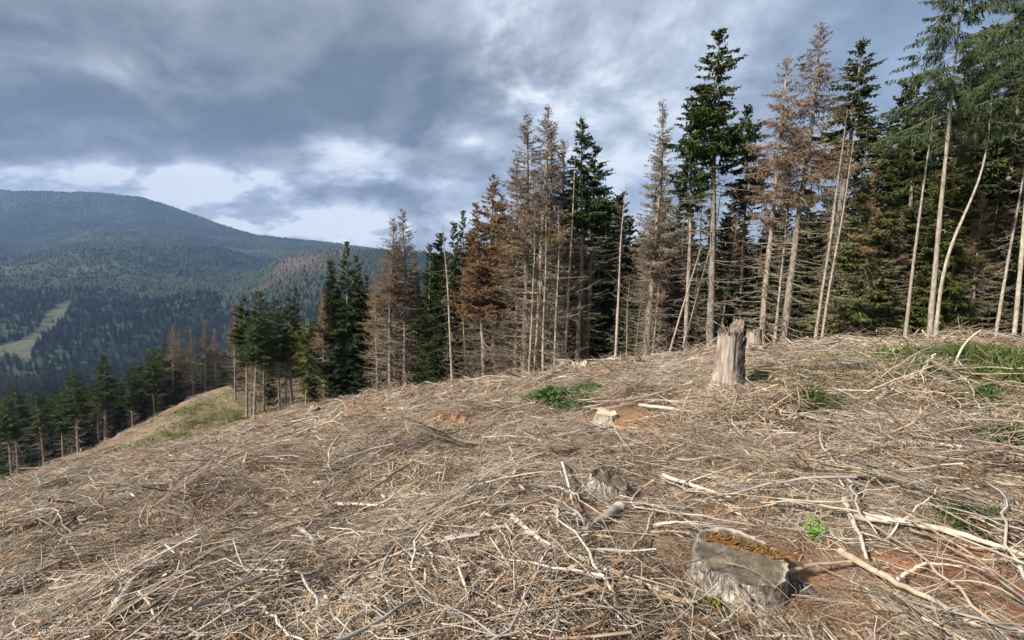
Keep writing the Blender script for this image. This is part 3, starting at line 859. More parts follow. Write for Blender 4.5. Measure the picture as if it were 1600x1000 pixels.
# --- wood below the break of slope, far left
for i, (bx, d, ty, kd) in enumerate([(15, 92, 606, 'valley'), (36, 95, 612, 'valley'), (68, 96, 606, 'valley'), (92, 92, 598, 'valley'), (128, 90, 580, 'valley'), (150, 94, 585, 'valley'), (172, 92, 560, 'valley'), (205, 96, 572, 'valley'),
                                     (242, 100, 548, 'valley'), (228, 104, 560, 'valley')]):
    T(kd if i not in (3, 7) else 'green', bx + (5, -6, 3, 8, -4, 7, -7, 4, 0, -5)[i], d + (0, 3, -4, 6, -2, 5, -3, 2, 0, 4)[i], bx - 12 + i + (4, -5, 2, 8, -5, 6, -6, 3, 0, -4)[i], ty + (6, -8, 4, 10, -6, 8, -4, 6, -6, 4)[i], 'tall green spruce with bare trunk below the slope edge, number %s from the left edge' % ['one', 'two', 'three', 'four', 'five', 'six', 'seven', 'eight', 'ten', 'nine'][i],
      'front row of spruces below the slope edge', fat=1.3)
for i, (bx, d, ty) in enumerate([(272, 103, 508), (286, 106, 515), (302, 104, 512), (322, 106, 503), (338, 108, 512)]):
    T('greybrown', bx, d, bx - 4, ty, 'brown dead spruce below the slope edge, %s of the row of five' % ['first', 'second', 'third', 'fourth', 'fifth'][i], 'brown dead spruces below the slope edge', fat=1.0)

# --- the wood behind: filled in by rows
TLM = [(25, 'the first valley spruces'), (130, 'the fifth valley spruce'), (205, 'the eighth valley spruce'), (290, 'the brown dead row'), (335, 'the last of the brown dead row'), (390, 'the left of the slope clump'), (440, 'the right of the slope clump'),
       (480, 'the yellow-green leafy tree'), (540, 'the two conical spruces'), (612, 'the twin dead spruces'), (668, 'the small dark spruce'), (715, 'the narrow dark pair'), (760, 'the rusty pair'), (828, 'the tallest dead cluster'),
       (880, 'the leaning pale pole'), (910, 'the slim green-topped pair'), (960, 'the dense dark cone'), (1015, 'the feathery grey dead spruces'), (1060, 'the leaning thin poles'), (1110, 'the tallest green-topped spruce'), (1135, 'the tall stump'),
       (1188, 'the thin rust-topped spruce'), (1225, 'the tall rust-topped spruce'), (1275, 'the forked grey trunk'), (1345, 'the gap right of the forked trunk'), (1412, 'the snapped pale trunk'), (1455, 'the airy-crowned tree'), (1500, 'the bowed thin trunk'), (1560, 'the trunk second from the edge'), (1620, 'the trunk at the right edge')]
def behind(px):
    return min(TLM, key=lambda a: abs(a[0] - px))[1]
g = np.random.default_rng(77)
def fill(n, pxr, dr, kinds, hr, label, group, fat=(1.0, 1.3)):
    for _ in range(n):
        px = g.uniform(*pxr); d = g.uniform(*dr)
        x = d * (px - 800) / F; y = d * 1.0
        z = gz(x, y); Hh = g.uniform(*hr)
        kd = str(g.choice(kinds)); q_ = (d - dr[0]) / (dr[1] - dr[0])
        what = {'dark': 'dark shaded spruce', 'dense': 'dense green spruce', 'green': 'green-crowned spruce', 'valley': 'bare-stemmed green spruce', 'stubs': 'thin bare trunk', 'greybrown': 'thin dead tan spruce', 'olive': 'olive green bushy spruce'}[kd]
        lb = '%s %s %s' % (what, 'close behind' if q_ < .33 else 'in the wood behind' if q_ < .66 else 'deep in the wood behind', behind(px))
        place(kd, (x, y, z), (x + g.normal(0, .25), y + g.normal(0, .25), z + Hh), lb, 'trees in the wood behind the front row', fat=g.uniform(*fat))
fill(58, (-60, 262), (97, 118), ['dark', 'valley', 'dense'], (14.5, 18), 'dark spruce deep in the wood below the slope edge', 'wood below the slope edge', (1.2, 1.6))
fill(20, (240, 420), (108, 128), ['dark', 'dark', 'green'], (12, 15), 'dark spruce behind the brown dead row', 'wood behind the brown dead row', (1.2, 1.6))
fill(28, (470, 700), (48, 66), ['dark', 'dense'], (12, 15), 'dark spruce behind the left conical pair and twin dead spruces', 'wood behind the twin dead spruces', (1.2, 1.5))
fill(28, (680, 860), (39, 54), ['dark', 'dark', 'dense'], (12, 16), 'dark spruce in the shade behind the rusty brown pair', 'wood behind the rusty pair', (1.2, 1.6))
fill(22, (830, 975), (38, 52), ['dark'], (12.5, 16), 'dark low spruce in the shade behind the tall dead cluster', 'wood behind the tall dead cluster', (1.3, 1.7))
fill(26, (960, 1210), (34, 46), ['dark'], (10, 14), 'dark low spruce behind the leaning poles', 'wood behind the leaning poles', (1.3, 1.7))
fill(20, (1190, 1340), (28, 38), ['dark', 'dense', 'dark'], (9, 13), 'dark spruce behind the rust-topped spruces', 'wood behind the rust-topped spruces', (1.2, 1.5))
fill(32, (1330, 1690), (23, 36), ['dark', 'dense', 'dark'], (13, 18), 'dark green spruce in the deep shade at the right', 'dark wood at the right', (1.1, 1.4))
fill(9, (1330, 1600), (19, 23), ['stubs', 'greybrown'], (5, 9), 'slender dead trunk among the pale trunks at the right', 'slender dead trunks at the right')
fill(12, (1330, 1660), (20, 24), ['olive'], (5, 10), 'olive green bushy spruce behind the pale trunks at the right', 'olive spruces behind the pale trunks', (1.2, 1.6))
fill(20, (965, 1335), (27, 33), ['dark'], (7, 10.5), '', '', (1.2, 1.6))
fill(18, (690, 960), (35.5, 40), ['dark'], (8, 12), '', '', (1.2, 1.6))
fill(16, (965, 1335), (26, 32), ['stubs', 'stubs', 'greybrown'], (7, 12), 'thin dead trunk at the shaded edge behind the tall stump', 'thin dead trunks behind the tall stump')
fill(9, (690, 960), (34, 38), ['stubs', 'stubs', 'greybrown'], (8, 13), 'thin dead trunk at the shaded edge of the middle stretch', 'thin dead trunks of the middle stretch')
T('dense', 1410, 24.0, 1428, 118, 'dark green spruce with pointed top behind the snapped pale trunk', fat=1.1)
T('dense', 1550, 23.0, 1590, 20, 'tall dense green spruce filling the upper right corner', fat=1.2)
T('dense', 1345, 27.0, 1378, 235, 'green spruce right of the forked grey trunk', fat=1.1)
T('open', 1600, 19.0, 1640, -150, 'airy green crown hanging in from the right edge at the top', girth=.6)

# ------------------------------------------------------------------ scatter (only for uncountable cover)
def scatter(name, P_, eul, scl, idx, sources, label, cat):
    """points that carry one of the source meshes each"""
    coll = bpy.data.collections.new(name + '_kinds')
    for i, me in enumerate(sources):
        coll.objects.link(bpy.data.objects.new('%s_kind_%02d' % (name, i), me))
    me = bpy.data.meshes.new(name)
    me.vertices.add(len(P_)); me.vertices.foreach_set('co', np.asarray(P_, np.float32).ravel())
    a = me.attributes.new('rot', 'FLOAT_VECTOR', 'POINT'); a.data.foreach_set('vector', np.asarray(eul, np.float32).ravel())
    a = me.attributes.new('scl', 'FLOAT_VECTOR', 'POINT'); a.data.foreach_set('vector', np.asarray(scl, np.float32).ravel())
    a = me.attributes.new('pick', 'INT', 'POINT'); a.data.foreach_set('value', np.asarray(idx, np.int32))
    o = bpy.data.objects.new(name, me); COL.objects.link(o)
    ng = bpy.data.node_groups.new(name, 'GeometryNodeTree')
    ng.interface.new_socket('Geometry', in_out='INPUT', socket_type='NodeSocketGeometry')
    ng.interface.new_socket('Geometry', in_out='OUTPUT', socket_type='NodeSocketGeometry')
    gi = ng.nodes.new('NodeGroupInput'); go = ng.nodes.new('NodeGroupOutput')
    iop = ng.nodes.new('GeometryNodeInstanceOnPoints')
    ci = ng.nodes.new('GeometryNodeCollectionInfo')
    ci.inputs['Collection'].default_value = coll; ci.inputs['Separate Children'].default_value = True; ci.inputs['Reset Children'].default_value = True
    def na(nm, ty):
        n_ = ng.nodes.new('GeometryNodeInputNamedAttribute'); n_.data_type = ty; n_.inputs['Name'].default_value = nm
        return n_.outputs['Attribute']
    L = ng.links.new
    L(gi.outputs[0], iop.inputs['Points']); L(ci.outputs[0], iop.inputs['Instance'])
    iop.inputs['Pick Instance'].default_value = True
    L(na('pick', 'INT'), iop.inputs['Instance Index']); L(na('rot', 'FLOAT_VECTOR'), iop.inputs['Rotation']); L(na('scl', 'FLOAT_VECTOR'), iop.inputs['Scale'])
    L(iop.outputs[0], go.inputs[0])
    md = o.modifiers.new('scatter', 'NODES'); md.node_group = ng
    tag(o, label, cat, kind='stuff')
    return o
def normals(x, y, e=0.12):
    dx = (ground_h(x + e, y) - ground_h(x - e, y)) / (2 * e); dy = (ground_h(x, y + e) - ground_h(x, y - e)) / (2 * e)
    n = np.stack([-dx, -dy, np.ones_like(dx)], -1)
    return n / np.linalg.norm(n, axis=1, keepdims=True)
def eulers(N_, ang):
    out = np.empty((len(N_), 3))
    z = Vector((0, 0, 1))
    for i, (n, a) in enumerate(zip(N_, ang)):
        q = z.rotation_difference(Vector(n)) @ Quaternion((0, 0, 1), a)
        out[i] = q.to_euler()
    return out

# --- woods on the slopes below, too deep to count: the same spruces, thinned out with distance
g = np.random.default_rng(5)
px = g.uniform(-120, 760, 2600); d = np.sqrt(g.uniform(140 ** 2, 760 ** 2, 2600))
x = d * (px - 800) / F; y = d
keep = fbm(x / 60, y / 60, 4, 2) + g.uniform(-.3, .5, len(x)) > -.2
x, y = x[keep], y[keep]
z = ground_h(x, y) - .5
for surf_, D0_, D1_, n_, p0, p1 in ((SURF_A, 640, 3600, 5200, -110, 620), (SURF_B, 520, 1650, 4200, -50, 620)):
    pp = g.uniform(p0, p1, n_); dd = np.sqrt(g.uniform((D0_ + 10) ** 2, 1250 ** 2, n_))
    xa, ya, za = surf_(pp, (dd - D0_) / (D1_ - D0_))
    if surf_ is SURF_A:
        qx, qy = topix(np.stack([xa, ya, za], -1)); ok_ = ~inpoly(qx, qy, MEADOW)
        xa, ya, za = xa[ok_], ya[ok_], za[ok_]
    x = np.concatenate([x, xa]); y = np.concatenate([y, ya]); z = np.concatenate([z, za - .5])
sc_ = g.uniform(.7, 1.1, len(x)); ft = g.uniform(1.1, 1.6, len(x))
scatter('lower_wood', np.stack([x, y, z], -1), np.stack([0 * x, 0 * x, g.uniform(0, 6.28, len(x))], -1), np.stack([sc_ * ft, sc_ * ft, sc_], -1),
        g.choice([0, 1, 2, 3, 4, 5], len(x)), [KINDS['dark'][0][1], KINDS['dark'][1][1], KINDS['dark'][2][1], KINDS['dense'][0][1], KINDS['green'][0][1], KINDS['olive'][0][1]],
        'dark spruce forest filling the lower slopes of the valley', 'wood')

# ------------------------------------------------------------------ litter of twigs and branches
def sticks_mat(name, a, b, c=None, r=.3):
    return simple(name, a, b, 9.0, r, 0.8, c3=c)
M['twig_pale'] = sticks_mat('bleached_twig', (0.47, 0.40, 0.315), (0.64, 0.565, 0.465), (0.38, 0.315, 0.24), .15)
M['twig_tan'] = sticks_mat('tan_twig', (0.33, 0.25, 0.17), (0.49, 0.39, 0.28), (0.23, 0.165, 0.11), .22)
M['twig_brown'] = sticks_mat('brown_twig', (0.085, 0.058, 0.038), (0.18, 0.12, 0.078), None, .25)
M['twig_grey'] = sticks_mat('grey_twig', (0.27, 0.235, 0.195), (0.42, 0.375, 0.32), None, .25)
M['dry_needle'] = sticks_mat('dry_needle_twig', (0.28, 0.165, 0.085), (0.42, 0.275, 0.15), None, .25)
LM = [M['twig_pale'], M['twig_tan'], M['twig_brown'], M['twig_grey'], M['dry_needle']]
def curvy(g, n, L, K, wig, rise=.06):
    """n crooked sticks lying about the origin plane, lengths L"""
    a = g.uniform(0, 2 * math.pi, n)
    dirs = np.stack([np.cos(a), np.sin(a)], -1)
    nor = np.stack([-dirs[:, 1], dirs[:, 0]], -1)
    s = np.linspace(-.5, .5, K)[None]
    bow = (g.normal(0, wig, n)[:, None] * (.25 - s ** 2) * 2 + g.normal(0, wig * .5, n)[:, None] * np.sin(s * 7 + g.uniform(0, 6, n)[:, None]) * .3) * L[:, None]
    jit = g.normal(0, .012, (n, K)) * L[:, None]
    xy = dirs[:, None] * (s * L[:, None])[..., None] + nor[:, None] * (bow + jit)[..., None]
    zt = g.normal(0, rise, n)[:, None] * s * L[:, None] * 2 + np.abs(g.normal(0, rise, n))[:, None] * (.25 - s ** 2) * L[:, None] * 1.5
    return np.concatenate([xy, zt[..., None]], -1)
def side_twigs(g, mb, P_, R_, per, lt, mi_fn, up=.15):
    n, K, _ = P_.shape
    cnt = g.poisson(per, n)
    bi = np.repeat(np.arange(n), cnt)
    if not len(bi):
        return
    m = len(bi)
    s = g.uniform(.1, .97, m); f = s * (K - 1); i = np.minimum(f.astype(int), K - 2); fr = (f - i)[:, None]
    p = P_[bi, i] * (1 - fr) + P_[bi, i + 1] * fr
    T_ = P_[bi, i + 1] - P_[bi, i]; T_ /= np.linalg.norm(T_, axis=1, keepdims=True) + 1e-9
    S = np.stack([-T_[:, 1], T_[:, 0], np.zeros(m)], -1) * np.where(g.random(m) < .5, -1, 1)[:, None]
    D = T_ * g.uniform(.3, 1, m)[:, None] + S * g.uniform(.4, 1, m)[:, None]; D[:, 2] += g.normal(up, .25, m)
    D /= np.linalg.norm(D, axis=1, keepdims=True)
    L = lt * g.uniform(.4, 1.3, m)
    q = np.linspace(0, 1, 4)[None, :, None]
    C = p[:, None] + D[:, None] * L[:, None, None] * q
    C = C + (g.normal(0, .22, (m, 1, 3)) * L[:, None, None]) * q ** 2
    r_ = np.minimum(np.interp(s, np.linspace(0, 1, K), R_.mean(0)) * .4, .0055)
    R2 = np.maximum(r_, .0012)[:, None] * np.linspace(1, .35, 4)[None]
    mi = mi_fn(m)
    for k_ in np.unique(mi):
        w_ = mi == k_
        mb.tubes(C[w_], R2[w_], 3, int(k_))
def clump(seed, size=.62, nb=9, nl=84, fine=55, thick=1.0, bias=.5):
    g = np.random.default_rng(seed)
    mb = MB()
    # bias 0: bleached mats, 1: brown needly ones
    pr = np.array([.30, .36, .13, .20, .01]) * (1 - bias) + np.array([.04, .20, .46, .14, .16]) * bias; pr /= pr.sum()
    mi_fn = lambda n: g.choice(5, n, p=pr)
    def put(P_, n, spread, zmax):
        a = g.uniform(0, 6.28, n); r = spread * np.sqrt(g.random(n))
        P_[..., 0] += (r * np.cos(a))[:, None]; P_[..., 1] += (r * np.sin(a))[:, None]
        P_[..., 2] += (g.uniform(.0, zmax, n) * np.exp(-(r / spread) ** 2 * .8))[:, None]
    # branch skeletons with side twigs
    L = g.uniform(.5, 1.25, nb); P_ = curvy(g, nb, L, 8, .45, .04); put(P_, nb, size * .6, .05)
    R_ = (thick * g.uniform(.0028, .0078, nb))[:, None] * np.linspace(1.15, .4, 8)[None]
    mi = mi_fn(nb)
    for k_ in np.unique(mi):
        mb.tubes(P_[mi == k_], R_[mi == k_], 4, int(k_))
    side_twigs(g, mb, P_, R_, 15 if thick == 1.0 else 8, .22, mi_fn, up=.05)
    # loose twigs
    L = g.uniform(.14, .55, nl); P_ = curvy(g, nl, L, 6, .5, .06); put(P_, nl, size, .05)
    R_ = (thick * g.uniform(.0013, .0036, nl))[:, None] * np.linspace(1.1, .5, 6)[None]
    mi = mi_fn(nl)
    for k_ in np.unique(mi):
        mb.tubes(P_[mi == k_], R_[mi == k_], 3, int(k_))
    # needles, straw and bark chips
    a = g.uniform(0, 6.28, fine); D = np.stack([np.cos(a), np.sin(a), g.normal(.1, .3, fine)], -1); D /= np.linalg.norm(D, axis=1, keepdims=True)
    r = size * np.sqrt(g.random(fine)); b = g.uniform(0, 6.28, fine)
    P0 = np.stack([r * np.cos(b), r * np.sin(b), g.uniform(.0, .05, fine)], -1)
    mb.kites(P0, D, g.uniform(.04, .16, fine), g.uniform(.006, .022, fine), np.array([0, 0, 1.0]) + g.normal(0, .5, (fine, 3)), 4 if seed % 2 else 1)
    return mb.mesh('litter', LM)
CL = [clump(900 + i, bias=i / 11) for i in range(12)] + [clump(950 + i, nb=6, nl=30, fine=10, thick=1.7, bias=i / 7) for i in range(8)]
g = np.random.default_rng(15)
def litter_pts(n, r0, r1, a0=-58, a1=58, pw=1.0):
    r = (g.uniform(r0 ** pw, r1 ** pw, n)) ** (1 / pw); a = np.radians(g.uniform(a0, a1, n))
    return r * np.sin(a), r * np.cos(a)
sets = []
for (n, r0, r1, s0, s1, pw) in [(760, .9, 5.0, .65, 1.0, 1.6), (1300, 5, 12, .8, 1.2, 1.5), (2000, 12, 30, 1.0, 1.6, 1.3), (3000, 28, 90, 1.3, 2.2, 1.5)]:
    x, y = litter_pts(n, r0, r1, pw=pw)
    sets.append(np.stack([x, y, g.uniform(s0, s1, n)], -1))
S_ = np.concatenate(sets)
xy = S_[:, :2]
# thinner on bare soil, on grass, inside the wood and round the foreground stump
den = 1 - .9 * spots(xy, SOIL) - .9 * spots(xy, GREEN) * (np.hypot(xy[:, 0], xy[:, 1]) < 22) - .3 * spots(xy, GREEN)
den = den * (.5 + 1.5 * (fbm(xy[:, 0] * .6, xy[:, 1] * .6, 61, 3) + .35))
STUMP0 = hit(1150, 917)
keep = g.random(len(xy)) < np.clip(den, .06, 1)
keep &= np.hypot(xy[:, 0] - STUMP0[0], xy[:, 1] - STUMP0[1]) > .74
for (qx, qy, qr) in [(a, b, c) for a, b, c, _ in pspots([(1135, 603, 60, 0), (711, 672, 36, 0), (947, 657, 36, 0), (952, 768, 60, 0), (1272, 838, 60, 0), (885, 630, 70, 0), (1272, 640, 40, 0), (556, 641, 25, 0), (490, 645, 25, 0), (1412, 558, 40, 0), (1610, 935, 80, 0), (1290, 920, 30, 0), (860, 800, 40, 0)])]:
    keep &= (np.hypot(xy[:, 0] - qx, xy[:, 1] - qy) > qr + (.35 if qr > .9 else .42)) | (g.random(len(xy)) < .12)
S_ = S_[keep]
x, y = litter_pts(420, 1.0, 5.5, pw=1.6)          # scraps everywhere, bare soil included
kk = np.hypot(x - STUMP0[0], y - STUMP0[1]) > .42
S_ = np.concatenate([S_, np.stack([x, y, g.uniform(.22, .42, len(x))], -1)[kk]]); xy = S_[:, :2]
zz = ground_h(xy[:, 0], xy[:, 1]) + .012
tone_ = np.clip(.46 + 1.1 * fbm(xy[:, 0] * .42, xy[:, 1] * .42, 71, 3) + .45 * spots(xy, SOIL), 0, 1)
scatter('branch_litter', np.stack([xy[:, 0], xy[:, 1], zz], -1), eulers(normals(xy[:, 0], xy[:, 1]), g.uniform(0, 6.28, len(xy))),
        S_[:, 2:3] * np.stack([g.uniform(.9, 1.35, len(xy)), np.ones(len(xy)), g.uniform(.5, 1.1, len(xy))], -1), np.where(np.hypot(xy[:, 0], xy[:, 1]) < 11, np.clip((tone_ * 11 + g.normal(0, 1.6, len(xy))).round(), 0, 11), 12 + np.clip((tone_ * 7 + g.normal(0, 1.2, len(xy))).round(), 0, 7)).astype(int), CL,
        'straw-coloured mat of twigs and dry needles over the clearing', 'brushwood')

# ------------------------------------------------------------------ stumps
def stump_mats():
    m_, k, b = material('stump_bark')
    tcn = k.n('ShaderNodeTexCoord').outputs['Object']
    mp = k.n('ShaderNodeMapping', {'Vector': tcn, 'Scale': (1, 1, .45)}).outputs[0]
    wp = k.n('ShaderNodeMixRGB', {0: .06, 1: mp, 2: k.n('ShaderNodeTexNoise', {'Vector': mp, 'Scale': 9.0}).outputs['Color']}, blend_type='ADD').outputs[0]
    n1 = k.noise(wp, 34, 6, .7, 1.2); n2 = k.noise(k.n('ShaderNodeMapping', {'Vector': wp, 'Scale': (1, 1, .3)}).outputs[0], 60, 4, .7); n3 = k.noise(tcn, 7, 4, .6)
    hgt = k.m('ADD', k.m('MULTIPLY', n1, .75), k.m('MULTIPLY', n2, .25))
    col = k.ramp(hgt, [(.38, (0.06, 0.05, 0.04)), (.46, (0.21, 0.18, 0.15)), (.53, (0.40, 0.36, 0.31)), (.62, (0.60, 0.555, 0.49))])
    col = k.mix(k.rng(n3, .48, .66), col, k.ramp(hgt, [(.4, (0.10, 0.07, 0.048)), (.62, (0.30, 0.225, 0.155))]))
    k.put(b.inputs['Base Color'], col)
    k.put(b.inputs['Normal'], k.n('ShaderNodeBump', {'Strength': 1.0, 'Distance': .03, 'Height': hgt}).outputs[0])
    M['stump_bark'] = m_
    m_, k, b = material('weathered_cut_wood')
    tcn = k.n('ShaderNodeTexCoord').outputs['Object']
    sp = k.n('ShaderNodeSeparateXYZ', {0: tcn})
    rad = k.m('SQRT', k.m('ADD', k.m('MULTIPLY', sp.outputs[0], sp.outputs[0]), k.m('MULTIPLY', sp.outputs[1], sp.outputs[1])))
    nz = k.noise(tcn, 14, 5, .6); nf = k.noise(tcn, 80, 4, .6)
    ring = k.m('SINE', k.m('MULTIPLY', k.m('ADD', rad, k.m('MULTIPLY', nz, .05)), 520.0))
    col = k.ramp(k.m('ADD', k.m('MULTIPLY', nz, .7), k.m('MULTIPLY', nf, .3)), [(.36, (0.065, 0.050, 0.036)), (.5, (0.155, 0.122, 0.085)), (.64, (0.31, 0.25, 0.18))])
    col = k.mix(k.m('MULTIPLY', k.rng(ring, -.2, 1.0), .35), col, (0.10, 0.085, 0.065))
    col = k.mix(k.m('MULTIPLY', k.rng(k.m('ADD', rad, k.m('MULTIPLY', k.m('SUBTRACT', nz, .5), .10)), .192, .215), .8), col, (0.42, 0.37, 0.30))
    k.put(b.inputs['Base Color'], col)
    k.put(b.inputs['Normal'], k.n('ShaderNodeBump', {'Strength': .6, 'Distance': .008, 'Height': k.m('ADD', nf, k.m('MULTIPLY', ring, .2))}).outputs[0])
    M['cut_wood'] = m_
stump_mats()
M['raw_wood'] = simple('pale_split_wood', (0.42, 0.33, 0.22), (0.60, 0.51, 0.38), 12, .1, stretch=(1, 1, .2), bump=.6, c3=(0.30, 0.22, 0.14))
M['grey_stump'] = simple('grey_brown_stump_side', (0.20, 0.16, 0.125), (0.44, 0.375, 0.305), 22, .08, stretch=(1, 1, .12), bump=1.0, c3=(0.13, 0.098, 0.075))
M['red_wood'] = simple('reddish_rotting_wood', (0.18, 0.085, 0.045), (0.34, 0.185, 0.10), 14, .12, bump=.8, c3=(0.40, 0.29, 0.19))
M['orange_wood'] = simple('orange_rotten_wood', (0.11, 0.055, 0.024), (0.27, 0.14, 0.055), 60, .05, bump=1.0, c3=(0.13, 0.06, 0.028))
M['dark_bark'] = simple('dark_flaking_bark', (0.045, 0.036, 0.034), (0.17, 0.145, 0.13), 34, .05, bump=1.0, c3=(0.26, 0.225, 0.20))
M['moss'] = simple('yellow_green_moss', (0.10, 0.095, 0.018), (0.20, 0.19, 0.045), 20, .1)
M['grass'] = simple('grass_blade', (0.055, 0.082, 0.022), (0.12, 0.145, 0.05), 6, .25)
M['grass_bright'] = simple('bright_grass_blade', (0.10, 0.125, 0.028), (0.19, 0.20, 0.06), 6, .2)
M['shrub_leaf'] = simple('shrub_leaf', (0.028, 0.06, 0.018), (0.075, 0.12, 0.04), 8, .2)
M['seedling_leaf'] = simple('fresh_leaf', (0.10, 0.20, 0.035), (0.18, 0.30, 0.075), 12, .1)

def make_stump(loc, r, h, seed, side, top, label, jag=.02, step=None, flare=.45, lobes=5, roots=2, bowl=.02, tilt=(0, 0), root_mat=None, squash=1.0, fur_amp=.05):
    g = np.random.default_rng(seed)
    root = empty('tree_stump', loc)
    S, K = 64, 14
    th = np.arange(S) * 2 * math.pi / S
    zt = h + tilt[0] * r * np.cos(th) + tilt[1] * r * np.sin(th) + g.normal(0, jag, S)
    zt = zt + jag * 1.5 * np.interp(th, np.linspace(0, 6.3, 12), g.normal(0, 1, 12))
    if step:
        a0, wd, amt = step
        dd = np.abs((th - a0 + math.pi) % (2 * math.pi) - math.pi)
        zt = zt + amt * (dd < wd) * (1 + g.normal(0, .12, S))
    lob = 1 + .5 * np.cos(th * lobes + g.uniform(0, 6))
    t = np.linspace(0, 1, K)[:, None]
    z = -.25 + t * (zt[None] + .25)
    fur = np.interp(th, np.linspace(0, 6.3, S + 9), g.normal(0, 1, S + 9))
    rr = r * (1 + flare * lob[None] * np.exp(-np.clip(z, 0, 9) / (.28 * max(h, .25))) + min(.05, fur_amp) * np.interp(th, np.linspace(0, 6.3, 15), g.normal(0, 1, 15))[None]
              + min(.025, fur_amp) * g.standard_normal((K, S)) - fur_amp * np.abs(fur)[None] * (.6 + .8 * t))
    V = np.stack([rr * np.cos(th), rr * np.sin(th) * squash, z], -1)
    mb = MB(); mb.add(V, grid_faces(K, S, wrap=True), 0)
    mb.obj('bark', side, root)
    # cut face: rings sinking slightly from the rim
    fr = np.array([1.0, .96, .85, .65, .42, .2, .02])
    mean = zt.mean() if not step else np.median(zt)
    W_ = []
    for q in fr:
        zr = (zt if not step else np.where(q > .55, zt, mean)) * (q ** 1.5) + mean * (1 - q ** 1.5) - bowl * (1 - q) - (.004 if q < 1 else -.002) + g.normal(0, jag * .25, S) * (q < .96)
        W_.append(np.stack([rr[-1] * q * np.cos(th), rr[-1] * q * np.sin(th) * squash, zr], -1))
    mb = MB(); mb.add(np.array(W_), grid_faces(len(fr), S, wrap=True), 0)
    mb.obj('cut_face', top, root)
    for i in range(roots):
        a = g.uniform(0, 6.28)
        L = r * g.uniform(1.2, 2.2); q = np.linspace(.5, 1, 6)
        P_ = np.stack([np.cos(a + .25 * q) * L * q, np.sin(a + .25 * q) * L * q, .09 * r / .2 * (1 - q) ** 1.0 - .02 + 0 * q], -1)
        mb = MB(); mb.tubes(P_[None], (r * np.linspace(.36, .12, 6))[None], 8, 0)
        mb.obj('root', root_mat or side, root)
    tag(root, label, 'stump')
    return root
# the big stump in front
D_ = float(np.dot(STUMP0 - [0, 0, EYE], fwd))
st = make_stump((STUMP0[0], STUMP0[1], STUMP0[2] - .045), 66 / F * D_, .225, 41, M['stump_bark'], M['cut_wood'], 'large low sawn stump with grey bark and dark weathered top in front', jag=.003, flare=.22, lobes=3, roots=0, bowl=.008, tilt=(-.04, .02), fur_amp=.018)
r0 = 66 / F * D_
g = np.random.default_rng(8)
# orange rotten ridge along the back rim: crumbs and slivers
n = 300
q = g.random(n)
cx = np.interp(q, [0, .5, 1], [-.55, .10, 1.02]) * r0 + g.normal(0, .012, n); cy = np.interp(q, [0, .5, 1], [.66, .46, -.02]) * r0 + g.normal(0, .016, n)
P0 = np.stack([cx, cy, .222 + g.uniform(-.012, .014, n)], -1)
Dd = np.stack([np.full(n, .8), np.full(n, -.45), np.zeros(n)], -1) + g.normal(0, .5, (n, 3)); Dd[:, 2] = np.abs(Dd[:, 2]) * .8; Dd /= np.linalg.norm(Dd, axis=1, keepdims=True)
mb = MB(); Lc = g.uniform(.012, .05, n)
C = P0[:, None] + Dd[:, None] * (Lc[:, None] * np.array([0, .5, 1.0])[None])[..., None]
mb.tubes(C, g.uniform(.002, .007, n)[:, None] * np.array([.8, 1.0, .35])[None], 4, 0, cap=True, smooth=False)
o = mb.obj('rotten_ridge', M['orange_wood'], st); o['label'] = 'crumbling orange strip of rotten wood'; o['kind'] = 'stuff'
# dark bark slab / root running out to the right
q = np.linspace(0, 1, 22)
pa = np.stack([r0 * (.72 + 1.22 * q), r0 * (-.12 - .22 * q), .055 - .085 * q ** 1.4 + g.normal(0, .004, 22)], -1)
mb = MB(); mb.tubes(pa[None], ((.105 - .045 * q) * (1 + g.normal(0, .07, 22)))[None], 14, 0)
o = mb.obj('root', M['dark_bark'], st); o['label'] = 'dark flaking root running out to the right'
q = np.linspace(0, 1, 9)
pa = np.stack([-r0 * (.7 + .75 * q), r0 * (-.55 - .35 * q), .07 - .10 * q], -1)
mb = MB(); mb.tubes(pa[None], ((.075 - .035 * q))[None], 10, 0)
mb.obj('root', M['stump_bark'], st)
# moss at its left foot
n = 1500
a = g.uniform(0, 6.28, n); rr = np.sqrt(g.random(n))
P0 = np.stack([-r0 * 1.02 + rr * np.cos(a) * .13, -r0 * .86 + rr * np.sin(a) * .09, 0 * a], -1)
wx = P0 + np.array([STUMP0[0], STUMP0[1], 0])
P0[:, 2] = ground_h(wx[:, 0], wx[:, 1]) - STUMP0[2] + .075 * (1 - rr ** 2)
Dd = g.normal(0, .55, (n, 3)); Dd[:, 2] = 1; Dd /= np.linalg.norm(Dd, axis=1, keepdims=True)
mb = MB(); mb.kites(P0, Dd, g.uniform(.012, .04, n), g.uniform(.005, .012, n), g.standard_normal((n, 3)), 0)
tu, tv = np.meshgrid(np.linspace(0, 2 * math.pi, 20, endpoint=False), np.linspace(0.02, 1, 7), indexing='ij')
mx = -r0 * 1.02 + tv * np.cos(tu) * .14; my = -r0 * .86 + tv * np.sin(tu) * .10
mz = ground_h(mx + STUMP0[0], my + STUMP0[1]) - STUMP0[2] + .072 * (1 - tv ** 2) - .006
mb.add(np.stack([mx, my, mz], -1), np.concatenate([grid_faces(20, 7), np.stack([np.arange(6) + 133, np.arange(6) + 134, np.arange(6) + 1, np.arange(6)], -1)]), 0)
o = mb.obj('moss_cushion', M['moss'], st); o['kind'] = 'stuff'
